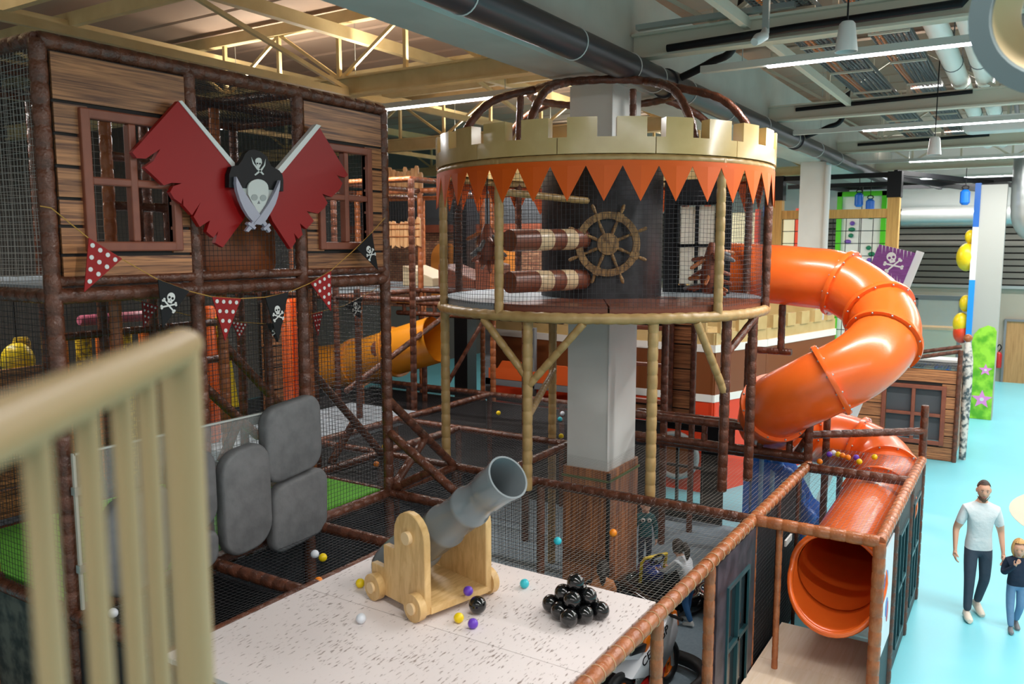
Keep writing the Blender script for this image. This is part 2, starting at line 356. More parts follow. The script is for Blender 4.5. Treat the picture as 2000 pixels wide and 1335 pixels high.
# far wall: plain below, ribbed cladding above
mb = MB(); mb.bbox((32.6, -14, 0), (32.8, 26, 9)); wb = struct('wall_back', mb, M_taupe, smooth=False)
mb = MB(); mb.bbox((32.57, -14, 3.3), (32.6, 26, 5.95)); mb.build('cladding_backing', M_gap, wb, smooth=False)
mb = MB(); mb.bbox((32.5, -14, 5.95), (32.6, 26, 8.36)); mb.build('white_upper_sheet', M_white, wb, smooth=False)
rib = None
for i in range(12):
    z = 3.35+i*.215
    if rib is None:
        mb = MB(); mb.bbox((32.5, -14, z), (32.58, 26, z+.165))
        rib = mb.build('cladding_rib', M_clad, wb, smooth=False)
    else:
        o = rib.copy(); COL.objects.link(o); o.location.z = i*.215
mb = MB(); mb.bbox((32.45, -14, 3.2), (32.6, 26, 3.3)); struct('trim_2', mb, M_galv, smooth=False)
mb = MB(); mb.bbox((32.54, -.35, 0), (32.6, .55, 2.1)); d1 = struct('door_1', mb, mat('oak_door', 'b58a58', .5, grain=((20, 20, 1.4), '9c7344', .3, .6)), smooth=False)
mb = MB(); mb.bbox((32.5, -.42, 2.1), (32.6, .62, 2.17)); mb.bbox((32.5, .55, 0), (32.6, .62, 2.1)); mb.build('door_frame', M_grey, d1, smooth=False)
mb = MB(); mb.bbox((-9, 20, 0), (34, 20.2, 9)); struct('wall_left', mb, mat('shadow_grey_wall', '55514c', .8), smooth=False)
# roof deck: corrugated sheet
mb = MB(); prof = []; x = -9
while x < 33.2: prof += [(x, 8.40), (x+.10, 8.40), (x+.13, 8.37), (x+.97, 8.37)]; x += 1.0
n = len(prof); vs = [(a, -14, z) for a, z in prof]+[(a, 26, z) for a, z in prof]
mb.add(vs, [(i, i+1, n+i+1, n+i) for i in range(n-1)]); mb.bbox((-9, -14, 8.5), (34, 26, 8.6)); struct('ceiling', mb, M_deckroof, smooth=False)

# long concrete beam with two columns
mb = MB(); mb.prism([(4.42, 6.78), (4.5, 6.7), (5.1, 6.7), (5.18, 6.78), (5.18, 7.9), (4.42, 7.9)], 41, axes((-8.5, 0, 0), (0, 1, 0), (0, 0, 1), (1, 0, 0)))
mb.build('concrete_beam', M_conc, None, smooth=False, label='long pale grey concrete beam running over the castle turret', cat='beam')
def column(x, y, w, d, h, label):
    t = thing('column', label, 'column', (x, y, 0))
    mb = MB(); mb.bbox((x-w/2, y-d/2, 0), (x+w/2, y+d/2, h)); mb.build('shaft', M_colw, t, smooth=False)
    return t
c1 = column(10.0, 4.83, .88, .60, 6.7, 'white column through the round turret with wood clad foot')
mb = MB(); mb.bbox((9.98-.44, 4.83-.305, 1.9), (9.6, 4.83-.302, 6.6)); mb.bbox((9.545, 4.52, 3.15), (9.60, 4.525, 6.6)); mb.build('corner_strip', M_white, c1, smooth=False)
# wood cladding boards round the foot
for s, (a, b) in enumerate((((9.53, 4.50), (9.53, 5.16)), ((9.53, 4.50), (10.47, 4.50)), ((10.47, 4.50), (10.47, 5.16)), ((9.53, 5.16), (10.47, 5.16)))):
    L = math.dist(a, b); k = round(L/.11); dx = ((b[0]-a[0])/L, (b[1]-a[1])/L)
    for i in range(k):
        p = [a[j]+dx[j]*(i+.5)*L/k for j in (0, 1)]
        mb = MB(); w = L/k-.006
        nx = (.024 if dx[0] == 0 else w); ny = (.024 if dx[1] == 0 else w)
        mb.box((p[0], p[1], .87), (nx, ny, 1.74)); mb.build('cladding_board', M_plankV, c1, smooth=False)
mb = MB(); mb.bbox((9.505, 4.475, 0), (9.545, 4.515, 1.72)); mb.build('corner_post', M_black, c1, smooth=False)
mb = MB(); mb.bbox((9.50, 4.47, 1.60), (9.52, 5.18, 1.63)); mb.bbox((9.50, 4.47, 1.60), (10.49, 4.485, 1.63)); mb.build('green_strap', mat('olive_strap', '5c6a36', .7), c1, smooth=False)
c2 = column(21.6, 4.66, .6, .6, 6.7, 'farther white column behind the top bend of the orange slide')
mb = MB(); mb.cyl((21.25, 4.3, 0), (21.25, 4.3, 6.6), .07); mb.build('downpipe', M_white, c2)

# ------------------------------------------------------------- roof steel
def truss(x, y0, y1, m, label):
    t = thing('roof_truss', label, 'truss', (x, (y0+y1)/2, 7.0), 'roof trusses')
    mb = MB(); mb.bbox((x-.02, y0, 7.03), (x+.02, y1, 7.27)); mb.bbox((x-.1, y0, 7.0), (x+.1, y1, 7.03)); mb.bbox((x-.1, y0, 7.27), (x+.1, y1, 7.3)); mb.build('bottom_chord', m, t, smooth=False)
    mb = MB(); mb.bbox((x-.07, y0, 8.12), (x+.07, y1, 8.3)); mb.build('top_chord', m, t, smooth=False)
    y = y0+.2; i = 0
    while y < y1-1:
        mb = MB(); mb.beam((x, y, 7.3), (x, y, 8.12), .06, .06); mb.build('upright', m, t, smooth=False)
        mb = MB(); a, b = ((y, y+1.3) if i % 2 else (y+1.3, y)); mb.beam((x, a, 7.3), (x, b, 8.12), .05, .05); mb.build('diagonal', m, t, smooth=False)
        y += 1.35; i += 1
    return t
for x in (3.6, 9.9, 16.25, 22.75, 29.0):
    far = {3.6: 'nearest the camera', 9.9: 'above the round turret', 16.25: 'second beyond the turret', 22.75: 'third beyond the turret', 29.0: 'last before the ribbed wall'}[x]
    truss(x, 5.2, 19.5, M_steel, 'yellowed lattice roof truss over the pirate frames, '+far)
    truss(x, -9, 4.4, M_steelw, 'pale lattice roof truss over the blue floor, '+far)
for i, (y, lab) in enumerate(((7.0, 'next to the concrete beam'), (9.2, 'second left of the concrete beam'), (12.5, 'third left of the concrete beam'), (16., 'farthest left'))):
    mb = MB(); mb.bbox((-6, y-.06, 7.85), (32.4, y+.06, 8.03)); mb.build('purlin', M_steel, None, smooth=False, label='long cream roof purlin crossing the left trusses, '+lab, cat='purlin', group='left purlins')
for i, (x, z) in enumerate(((5.9, 7.7), (7.35, 7.95), (12.6, 7.9), (14.4, 7.9))):
    mb = MB(); mb.bbox((x-.05, 5.2, z), (x+.05, 19.5, z+.2)); mb.build('roof_beam', M_steel, None, smooth=False, label='yellowed cross beam under the roof sheets, number %s in depth from the stair' % ('one', 'two', 'three', 'four')[i], cat='roof beam', group='left roof beams')
mb = MB()
for x0, x1 in ((3.7, 9.8), (10, 16.15), (16.35, 22.6)):
    for y in (9.2, 14):
        mb = MB(); mb.beam((x0, y, 7.05), (x1, y, 7.05), .08, .1); mb.beam((x0, y, 7.1), ((x0+x1)/2, y, 7.9), .06, .06); mb.beam((x1, y, 7.1), ((x0+x1)/2, y, 7.9), .06, .06)
        mb.build('tie_brace', M_steel, None, smooth=False, label='cream braced tie between left roof trusses, %s row, x%d' % ('near' if y < 10 else 'far', x0) if False else 'cream V braced roof tie %s, %s' % ({3.7: 'above the pirate tower', 10: 'beyond the turret', 16.35: 'over the far climbing area'}[x0], 'nearer row' if y < 10 else 'farther row'), cat='brace', group='roof ties')

# ------------------------------------------------------------- LED lines (real lamps) with an added roof fill above each
def led(x, y0, y1, z, label, lit0=None, k=1.):
    t = thing('led_line', label, 'light', (x, (y0+y1)/2, z), 'hall LED lines')
    mb = MB(); mb.bbox((x-.05, y0, z+.02), (x+.05, y1, z+.1)); mb.build('housing', M_alu, t, smooth=False)
    b = y1 if lit0 is None else lit0
    mb = MB(); mb.bbox((x-.04, y0, z), (x+.04, b, z+.02)); mb.build('diffuser', M_led, t, smooth=False)
    mb = MB()
    for yy in (y0+.5, (y0+y1)/2, y1-.5): mb.cyl((x, yy, z+.1), (x, yy, 8.37), .006, n=6)
    mb.build('hanger', M_galv, t)
    l = bpy.data.lights.new('led_light', 'AREA'); l.shape = 'RECTANGLE'; l.size = .12; l.size_y = b-y0; l.energy = LED_W*(b-y0)*k; l.color = (1, .97, .93)
    lo = bpy.data.objects.new('led_light', l); COL.objects.link(lo); lo.parent = t; lo.location = (0, (y0+b)/2-(y0+y1)/2, -.02)
    u = bpy.data.lights.new('added_roof_fill', 'AREA'); u.shape = 'RECTANGLE'; u.size = .12; u.size_y = b-y0; u.energy = LED_W*(b-y0)*k*(.42 if y0 > 4.5 else .2); u.color = (1, .9, .76) if y0 > 4.5 else (1, .96, .9)  # added fill that brightens the roof, no fitting there
    uo = bpy.data.objects.new('added_roof_fill', u); COL.objects.link(uo); uo.parent = t; uo.location = (0, (y0+b)/2-(y0+y1)/2, .68); uo.rotation_euler = (math.pi, 0, 0)
    return t
right = 'bright LED line over the blue floor, '; left = 'LED line above the pirate frames, '
led(-2.8, -8, 3.0, 6.75, right+'behind the viewer', None, .5)
led(3.6, -8, 2.7, 6.75, right+'closest to the viewer', None, .5)
led(10.0, -8, 3.55, 6.75, right+'in front of the white insulated pipes', 2.75)
led(16.5, -8, 4.0, 6.75, right+'second in view', 2.75)
led(23.3, -8, 4.0, 6.75, right+'third in view', 2.75)
led(29.5, -8, 4.0, 6.75, right+'last before the ribbed wall')
led(10.0, 5.9, 12.5, 6.75, left+'ending at the turret battlements', None, .8)
led(3.6, 9, 13.5, 6.75, left+'behind the nearest tower corner', None, 1.)
led(16.5, 6.2, 12.5, 6.75, left+'second in depth', None, .9)
led(23.3, 6.2, 12.5, 6.75, left+'third in depth', None, .9)
# ------------------------------------------------------------- pirate tower (left)
XS = (3.28, 4.5, 5.7, 6.92); TY = 6.0; Z1, Z2, Z3 = 1.9, 4.32, 6.13
tw = thing('pirate_tower', 'tall brown padded pirate tower with plank window panels and black nets', 'play tower', (5.1, TY+1.2, 0))
for x in XS:
    pole(tw, 'post', (x, TY, 0), (x, TY, Z3), .06)
for y in (TY+1.2, TY+2.4):
    for x in XS: pole(tw, 'post', (x, y, 0), (x, y, Z3), .055, M_brown_lit if y < 8 else M_brown)
for z in (Z1, Z2, Z3):
    for y in (TY, TY+1.2, TY+2.4): pole(tw, 'rail', (XS[0], y, z), (XS[-1], y, z), .06 if y == TY else .05)
    for x in XS: pole(tw, 'rail', (x, TY, z), (x, TY+2.4, z), .055)
pole(tw, 'rail', (XS[0], TY-.01, Z2+.11), (XS[-1], TY-.01, Z2+.11), .04)
for z in (5.05, 5.5): pole(tw, 'rail', (XS[1], TY+1.2, z), (XS[2], TY+1.2, z), .045)
for x in (4.8, 5.1, 5.4): pole(tw, 'bar', (x, TY+1.2, Z2), (x, TY+1.2, 5.5), .04)
for i in range(3):
    mb = MB(); mb.bbox((XS[i]+.07, TY+.08, Z2+.0), (XS[i+1]-.07, TY+1.12, Z2+.07)); mb.build('deck_mat', M_mat_g, tw, smooth=False)
    mb = MB(); mb.bbox((XS[i]+.07, TY+1.28, Z2+.0), (XS[i+1]-.07, TY+2.32, Z2+.07)); mb.build('deck_mat', M_mat_g, tw, smooth=False)
mb = MB(); mb.bbox((XS[0]+.07, TY+.07, Z1-.02), (XS[-1]-.07, TY+2.33, Z1+.05)); mb.build('turf_deck', M_turf, tw, smooth=False, label='bright green artificial turf deck')
# nets
net(tw, (XS[1], TY, Z2+.1), (1.2, 0, 0), (0, 0, Z3-Z2-.1))
net(tw, (XS[0], TY, Z1), (XS[-1]-XS[0], 0, 0), (0, 0, Z2-Z1), cell=.045)
net(tw, (XS[0], TY, Z2), (0, 2.4, 0), (0, 0, Z3-Z2), m=M_net_lit_pale, r=.0017)
net(tw, (XS[0], TY, Z1), (0, 2.4, 0), (0, 0, Z2-Z1))
net(tw, (XS[-1], TY, Z2), (0, 2.4, 0), (0, 0, Z3-Z2)); net(tw, (XS[-1], TY, Z1), (0, 2.4, 0), (0, 0, Z2-Z1))
net(tw, (XS[0], TY+2.4, Z2), (3.64, 0, 0), (0, 0, Z3-Z2)); net(tw, (XS[0], TY+2.4, Z1), (3.64, 0, 0), (0, 0, Z2-Z1))
net(tw, (XS[0], TY+1.2, Z2), (1.22, 0, 0), (0, 0, Z3-Z2), m=M_net_lit_pale, cell=.06); net(tw, (XS[2], TY+1.2, Z2), (1.22, 0, 0), (0, 0, Z3-Z2), cell=.06)
net(tw, (XS[0], TY, Z3), (3.64, 0, 0), (0, 2.4, 0), sag=.06)
# plank panels with window frames
def plank_panel(parent, x0, x1, z0, z1, wx0, wx1, wz0, wz1, y, rows, fw=.075, bars=(1, 1), th=.03, name='plank_panel', fm=None):
    mb = MB()      # backing sheet with the opening left free
    for a in (((x0, z0), (x1, wz0)), ((x0, wz1), (x1, z1)), ((x0, wz0), (wx0, wz1)), ((wx1, wz0), (x1, wz1))):
        mb.bbox((a[0][0], y, a[0][1]), (a[1][0], y+.02, a[1][1]))
    pn = mb.build(name, M_gap, parent, smooth=False)
    for i in range(len(rows)-1):
        a, b = rows[i]+.012, rows[i+1]-.012
        segs = [(x0, x1)] if (b <= wz0+.02 or a >= wz1-.02) else [(x0, wx0), (wx1, x1)]
        for s in segs:
            if s[1]-s[0] < .02: continue
            mb = MB(); mb.bbox((s[0], y-.022, a), (s[1], y, b)); mb.build('plank', M_plankL, pn, smooth=False)
    fr = MB(); f = fw
    for a, b in (((wx0-.01, wz0-f), (wx1+.01, wz0)), ((wx0-.01, wz1), (wx1+.01, wz1+f)), ((wx0-f, wz0-f), (wx0, wz1+f)), ((wx1, wz0-f), (wx1+f, wz1+f))):
        fr.bbox((a[0], y-.06, a[1]), (b[0], y+.03, b[1]))
    for k in range(1, bars[0]+1):
        c = wx0+(wx1-wx0)*k/(bars[0]+1); fr.bbox((c-f*.42, y-.055, wz0), (c+f*.42, y+.025, wz1))
    for k in range(1, bars[1]+1):
        c = wz0+(wz1-wz0)*k/(bars[1]+1); fr.bbox((wx0, y-.05, c-f*.4), (wx1, y+.02, c+f*.4))
    w = fr.build('window_frame', fm or M_frame, pn, smooth=False)
    bv = w.modifiers.new('soft', 'BEVEL'); bv.width = .012; bv.segments = 2
    return pn
RW = [4.45, 4.62, 4.83, 5.03, 5.26, 5.49, 5.72, 6.07]
plank_panel(tw, XS[0]+.07, XS[1]-.06, 4.45, 6.07, 3.60, 4.27, 4.72, 5.62, TY-.01, RW, bars=(1, 1))
plank_panel(tw, XS[2]+.06, XS[3]-.06, 4.45, 6.07, 5.98, 6.60, 4.72, 5.62, TY-.01, RW, bars=(1, 1))
# rounded brown board behind the emblem, knee braces below the deck
mb = MB(); pillow(mb, rrect(4.80, 4.42, 5.62, 5.15, .1), .06, .015, yplane(TY+.32)); mb.build('back_board', mat('tan_board', '8a4a22', .4), tw, ang=50)
for a, b in (((5.2, TY+1.0, 3.35), (5.95, TY+1.0, 2.62)), ((5.72, TY+1.2, 3.62), (6.55, TY+1.2, 2.75)), ((7.0, TY+1.4, 3.3), (8.1, TY+1.12, 1.93)), ((7.75, TY+1.3, 2.4), (7.32, TY+1.3, 1.95)), ((XS[-1], TY, 2.62), (6.93, TY-1.16, 1.92)), ((XS[-1], TY, 2.98), (8.17, TY, 1.93)), ((6.93, TY-.62, 2.25), (6.95, TY-.05, 1.95)), ((7.6, TY, 2.4), (7.0, TY, 1.95)), ((5.7, TY+1.0, 2.85), (5.45, TY+1.0, 2.45))):
    pole(tw, 'brace', a, b, .05)

mb = MB(); mb.bbox((XS[0]-.03, TY+.02, 0), (XS[0]-.01, TY+2.4, Z1-.05)); mb.build('stone_print_sheet', mat('mossy_stone_print', '5a5a50', .6, var=(7, '24251f', .4, .6)), tw, smooth=False)
for x, y in ((5.1, TY+2.4), (6.3, TY+1.2), (6.3, TY+2.4), (7.2, TY+1.4)): pole(tw, 'post', (x, y, 1.95 if x < 7 else 1.9), (x, y, Z2), .05)
for z in (3.3, 3.75): pole(tw, 'rail', (XS[1], TY+2.4, z), (XS[-1], TY+2.4, z), .045)
for i in range(5):
    mb = MB(); mb.bbox((XS[0]+.1, TY+2.44, 2.0+i*.3), (4.45, TY+2.47, 2.28+i*.3)); mb.build('rear_plank', M_plankL, tw, smooth=False)
# torn red flags, hat and skull emblem
EM = MB
def flat(name, poly, t, m, parent, y, bev=0): 
    mb = MB()
    if bev: pillow(mb, poly, t, bev, yplane(y))
    else: mb.prism(poly, t, yplane(y))
    return mb.build(name, m, parent, smooth=False)
fl = thing('torn_flag', 'torn red flag board on white pole, left of the skull', 'flag', (4.35, TY-.1, 4.6), 'crossed torn flags')
flat('cloth', FLAG_L, .045, M_red, fl, TY-.09); flat('flag_pole', POLE_L, .055, M_white, fl, TY-.088)
fr = thing('torn_flag', 'torn red flag board on white pole, right of the skull', 'flag', (5.6, TY-.1, 4.6), 'crossed torn flags')
flat('cloth', FLAG_R, .045, M_red, fr, TY-.09); flat('flag_pole', POLE_R, .055, M_white, fr, TY-.088)
em = thing('skull_emblem', 'skull in black pirate hat above two crossed silver sabres on the tower', 'emblem', (5.05, TY-.15, 4.7))
flat('hat', HAT, .05, M_black, em, TY-.15); flat('face_shield', SHIELD, .03, M_skull, em, TY-.16)
sk = flat('skull', SKULL, .05, M_skull, em, TY-.165)
for q in EYES: flat('eye_socket', q, .054, M_shadegrey, sk, TY-.165)
flat('nose_hole', NOSE, .054, M_grey, sk, TY-.165)
s1 = flat('sabre', SABRE_L, .035, M_silver, em, TY-.2); flat('sabre_grip', GRIP_L, .03, M_silver, s1, TY-.2); flat('sabre_guard', GUARD_L, .04, M_silver, s1, TY-.2)
s2 = flat('sabre', SABRE_R, .035, M_silver, em, TY-.205); flat('sabre_grip', GRIP_R, .03, M_silver, s2, TY-.205); flat('sabre_guard', GUARD_R, .04, M_silver, s2, TY-.205)
mini = flat('hat_skull', MINI, .053, M_skull, em, TY-.151)
for q in MINISAB: flat('hat_sabre', q, .052, M_skull, mini, TY-.151)
for q in MINIEYE: flat('hat_skull_eye', q, .056, M_black, mini, TY-.151)

# bunting
def bunting(y, string, flags, label):
    b = thing('pennant_bunting', label, 'bunting', (string[0][0], y, string[0][1]), 'pirate buntings')
    mb = MB(); mb.tube([(p[0], y, p[1]) for p in string], .004, 6); mb.build('string', M_string, b)
    for kind, tri in flags:
        m = M_red if kind == 'r' else M_black
        p = flat('pennant', tri, .008, m, b, y-.004)
        p['label'] = 'red pennant with white dots' if kind == 'r' else 'black pennant with skull and crossbones'
        A, B, C = [Vector((q[0], q[1], 0)) for q in tri]
        if kind == 'r':
            u = B-A; v = C-A; L = u.length
            for i in range(4):
                for j in range(4-i):
                    a = (i*1.15+.5)/5.2; bb = (j+.5)/(4-i)
                    q = A+v*a+u*bb*(1-a); mb = MB(); mb.prism(circle(12, L*.058, q.x, q.y), .002, yplane(y-.013)); mb.build('dot', M_white, p, smooth=False)
        else:
            c = (A+B)/2*.62+C*.38; u = (B-A).normalized(); s = (B-A).length*.42; up = Vector((-u.y, u.x, 0))
            if up.y < 0: up = -up; 
            M = yplane(y-.013) @ axes((c.x, c.y, 0), u, up, (0, 0, 1)); skull2d(M, s, p, M_white, M_black)
    return b
bunting(TY-.17, STR1, FL1, 'string of red dotted and black skull pennants across the tower front')
bunting(TY+1.0, STR2, FL2, 'second pennant string hanging inside the tower behind the net')

# clear panel with grey foam boulders
ap = thing('clear_climbing_panel', 'clear acrylic panel along the turf deck edge', 'panel', (4.4, TY-.09, 1.95))
mb = MB(); mb.bbox((3.30, TY-.11, 1.97), (5.62, TY-.095, 3.15)); mb.build('sheet', M_acryl, ap, smooth=False)
mb = MB(); mb.bbox((3.29, TY-.115, 3.15), (5.62, TY-.09, 3.165)); mb.bbox((3.28, TY-.115, 1.96), (3.3, TY-.09, 3.165)); mb.build('edge_strip', M_edge, ap, smooth=False)
for z in (2.25, 2.85):
    mb = MB(); mb.bbox((3.27, TY-.13, z), (3.36, TY-.08, z+.06)); mb.build('clip', M_galv, ap, smooth=False)
BO = [((4.99, 2.52, 5.68, 3.24), .16, 'tall grey foam boulder at the top right of the clear panel'), ((4.50, 1.96, 5.03, 2.92), .2, 'narrow upright grey foam boulder in the middle of the clear panel'),
      ((5.04, 1.84, 5.74, 2.5), .15, 'low grey foam boulder at the bottom right of the clear panel'), ((4.02, 2.30, 4.44, 2.98), .15, 'grey foam boulder just behind the stair post'),
      ((3.42, 2.0, 4.0, 2.78), .18, 'grey foam boulder seen between the stair balusters'), ((4.08, 1.95, 4.44, 2.26), .1, 'small low grey foam boulder behind the stair post')]
for (a, rr, lab) in BO:
    mb = MB(); x0, z0, x1, z1 = a; pl = rrect(x0, z0, x1, z1, rr, 6); cx, cz = (x0+x1)/2, (z0+z1)/2
    rnd = random.Random(lab); sk_ = rnd.uniform(-.05, .05)
    pl = [(x+(z-cz)*sk_*1.2, z+(x-cx)*.10) for x, z in pl]
    pillow(mb, pl, .13, .035, yplane(TY-.11)); mb.build('foam_boulder', M_rock, None, ang=70, label=lab, cat='boulder', group='foam boulders')
# ------------------------------------------------------------- stair railing in the foreground
sr = thing('stair_railing', 'cream painted stair railing out of focus in the near left corner', 'railing', (.6, .9, 3.4))
M_rail = mat('cream_paint', 'a89068', .35)
def hr(t, z): return (.33+.45*t, .70+.37*t, z)
mb = MB(); mb.tube([hr(-1.2, 4.55), hr(.5, 4.55), hr(.96, 4.55), hr(1.0, 4.549), hr(1.015, 4.535)], [.027, .027, .027, .024, .012], 20); mb.build('handrail', M_rail, sr)
mb = MB(); mb.cyl(hr(.93, 3.4), hr(.93, 4.55), .0285, n=20); mb.build('newel_post', M_rail, sr)
for t in (.115, .315, .50, .655):
    mb = MB(); mb.cyl(hr(t, 3.45), hr(t, 4.54), .0125, n=14); mb.build('baluster', M_rail, sr)

# ------------------------------------------------------------- cannon platform
PX0, PX1, PY0, PY1 = 3.2, 5.76, 2.3, 4.8
pf = thing('cannon_platform', 'pale plaster patterned platform carrying the toy cannon', 'platform', (4.5, 3.5, 0))
def speck():
    m = mat('plaster_print', 'e4dad8', .5); nt = m.node_tree; N = nt.nodes; L = nt.links; b = N['Principled BSDF']
    tc = N.new('ShaderNodeTexCoord'); mp = N.new('ShaderNodeMapping'); mp.inputs['Scale'].default_value = (14, 62, 1); mp.inputs['Rotation'].default_value = (0, 0, R(-6)); L.new(tc.outputs['Object'], mp.inputs['Vector'])
    n = N.new('ShaderNodeTexNoise'); n.inputs['Scale'].default_value = 1.; n.inputs['Detail'].default_value = 3; L.new(mp.outputs[0], n.inputs['Vector'])
    n2 = N.new('ShaderNodeTexNoise'); n2.inputs['Scale'].default_value = 3.2; n2.inputs['Detail'].default_value = 3; L.new(tc.outputs['Object'], n2.inputs['Vector'])
    r = N.new('ShaderNodeValToRGB'); r.color_ramp.elements[0].position = .60; r.color_ramp.elements[1].position = .68
    ad = N.new('ShaderNodeMath'); ad.operation = 'MULTIPLY_ADD'; ad.inputs[1].default_value = .34; L.new(n2.outputs['Fac'], ad.inputs[0]); 
    sb = N.new('ShaderNodeMath'); sb.operation = 'SUBTRACT'; sb.inputs[1].default_value = .17; L.new(n.outputs['Fac'], sb.inputs[0]); L.new(sb.outputs[0], ad.inputs[2])
    L.new(ad.outputs[0], r.inputs[0])
    mx = N.new('ShaderNodeMix'); mx.data_type = 'RGBA'; mx.inputs['A'].default_value = (*lin('e6dcda'), 1); mx.inputs['B'].default_value = (*lin('8e7d76'), 1); L.new(r.outputs[0], mx.inputs['Factor']); L.new(mx.outputs['Result'], b.inputs['Base Color'])
    return m
M_plaster = speck()
for x0, x1 in ((PX0, 4.498), (4.504, PX1)):
    mb = MB(); mb.bbox((x0, PY0, 1.86), (x1, PY1, 1.94)); o = mb.build('top_board', M_plaster, pf, smooth=False)
mb = MB(); mb.bbox((PX0, PY1-.03, 1.4), (PX1, PY1, 1.86)); mb.bbox((PX1-.03, PY0, 1.78), (PX1, PY1, 1.86)); mb.build('skirt', M_dark, pf, smooth=False)
for a in ((PX1-.06, PY1-.06), (PX0+.05, PY1-.06), (PX0+.05, PY0+.06)): pole(pf, 'leg', (*a, 0), (*a, 1.86), .05)

# ------------------------------------------------------------- cannon
cn = thing('toy_cannon', 'grey pipe cannon on birch plywood carriage with round wheels', 'cannon', (4.92, 3.83, 1.94))
F_ = Vector((-.246, -.969, 0)).normalized(); Wd = Vector((.969, -.246, 0)); C0 = Vector((4.92, 3.83, 1.94))
side = [(-.34, .04), (.34, .04), (.34, .30), (.33, .62)]
def plate_poly():
    p = [(-.36, .05), (.33, .05), (.33, .55)]
    for i in range(11): a = R(0+180*i/10); p.append((.14+.19*math.cos(a), .60+.19*math.sin(a)))
    p += [(-.05, .46), (-.19, .46), (-.19, .27), (-.36, .27)]
    return p
for s in (-1, 1):
    O = C0+Wd*(s*.30-.03)
    mb = MB(); mb.prism(plate_poly(), .06, axes(O, F_, (0, 0, 1), Wd)); sp = mb.build('side_plate', M_ply, cn, smooth=False)
    bv = sp.modifiers.new('edge', 'BEVEL'); bv.width = .006; bv.segments = 1
    for fx in (-.27, .25):
        ctr = C0+Wd*(s*.36)+F_*fx+Vector((0, 0, .105))
        mb = MB(); mb.cyl(ctr-Wd*.03, ctr+Wd*.03, .105, n=28); w = mb.build('wheel', M_ply, cn)
        mb = MB(); mb.cyl(ctr+Wd*s*.03, ctr+Wd*s*.05, .045, n=16); mb.build('axle_cap', M_plyedge, w)
    tr = C0+Wd*(s*.33)+F_*.14+Vector((0, 0, .60))
    mb = MB(); mb.cyl(tr, tr+Wd*s*.035, .05, n=18); mb.build('trunnion_cap', M_plyedge, cn)
mb = MB(); mb.box(C0+Vector((0, 0, .08)), (.68, .56, .05), axes((0, 0, 0), F_, Wd, (0, 0, -1)).to_3x3()); mb.build('base_board', M_ply, cn, smooth=False)
piv = C0+F_*.10+Vector((0, 0, .57)); ax = (F_*math.cos(R(37))+Vector((0, 0, math.sin(R(37))))).normalized()
u = Wd; v = ax.cross(u)
Mb = axes(piv, u, v, ax)
mb = MB(); mb.lathe([(0, -.94), (.10, -.92), (.17, -.86), (.19, -.76), (.195, -.62), (.195, -.30), (.185, -.27), (.165, -.25), (.165, .04), (.172, .06), (.172, .10), (.150, .13), (.150, .40), (.160, .42), (.160, .47), (.140, .50), (.140, .70), (.152, .72), (.152, .92), (.162, .93), (.162, .96), (.148, .96), (.144, .93), (.132, .7), (.132, .3), (0, .3)], Mb, 36)
mb.build('barrel', M_pvc, cn, ang=40)
# cannonballs
rb = .067
def cball(p, lab, g=None):
    mb = MB(); mb.sphere(p, rb, 28, 18); return mb.build('cannonball', M_gloss, None, label=lab, cat='ball', group='black cannonballs')
pc = Vector((5.22, 2.72, 1.94+rb)); bx = Vector((.85, -.52, 0)); by = Vector((.52, .85, 0)); d = rb*2.02
base = [(i, j) for i in (-1, 0, 1) for j in (-1, 0, 1)]
nm = {(-1, -1): 'front right', (-1, 0): 'front middle', (-1, 1): 'front left', (0, -1): 'right middle', (0, 0): 'centre', (0, 1): 'left middle', (1, -1): 'back right', (1, 0): 'back middle', (1, 1): 'back left'}
for i, j in base:
    cball(pc+bx*(i*d)+by*(j*d), 'glossy black cannonball in the %s of the pile bottom layer' % nm[(i, j)])
for i in (-.5, .5):
    for j in (-.5, .5): cball(pc+bx*(i*d)+by*(j*d)+Vector((0, 0, d*.71)), 'glossy black cannonball in the second layer of the pile, %s %s' % ('near' if i < 0 else 'far', 'right' if j < 0 else 'left'))
cball(pc+Vector((0, 0, d*1.42)), 'glossy black cannonball on top of the pile')
cball((4.86, 3.36, 1.94+rb), 'single glossy black cannonball lying in front of the cannon')

# ------------------------------------------------------------- kart arena frame with net roof
ar = thing('kart_arena_frame', 'low brown padded frame with net roof round the kart area', 'play frame', (7., 4., 0))
ZR = 1.9
mb = MB()
def rail(a, b, z=ZR, r=.055, m=None, p=None): return pole(p or ar, 'rail', (a[0], a[1], z), (b[0], b[1], z), r, m)
rail((2.4, 2.24), (10.7, 2.24), r=.06, m=M_brown_lit); rail((8.2, 2.24), (8.2, 8.5)); rail((10.0, 5.35), (10.0, 8.7)); rail((12.65, 5.0), (12.65, 11.5))
rail((8.2, 5.35), (10.0, 5.35)); rail((6.92, 6.0), (8.2, 6.0)); rail((6.92, 7.25), (10.0, 7.25)); rail((8.2, 8.45), (12.65, 8.45)); rail((6.92, 4.8), (6.92, 6.0)); rail((5.76, 4.84), (8.2, 4.84), r=.05)
rail((4.5, 4.86), (4.5, 6.0)); rail((5.7, 4.86), (5.7, 6.0)); rail((3.28, 4.86), (3.28, 6.0)); rail((3.2, 4.85), (5.76, 4.85), r=.045); rail((3.22, 2.3), (3.22, 4.85), r=.05, z=1.86)
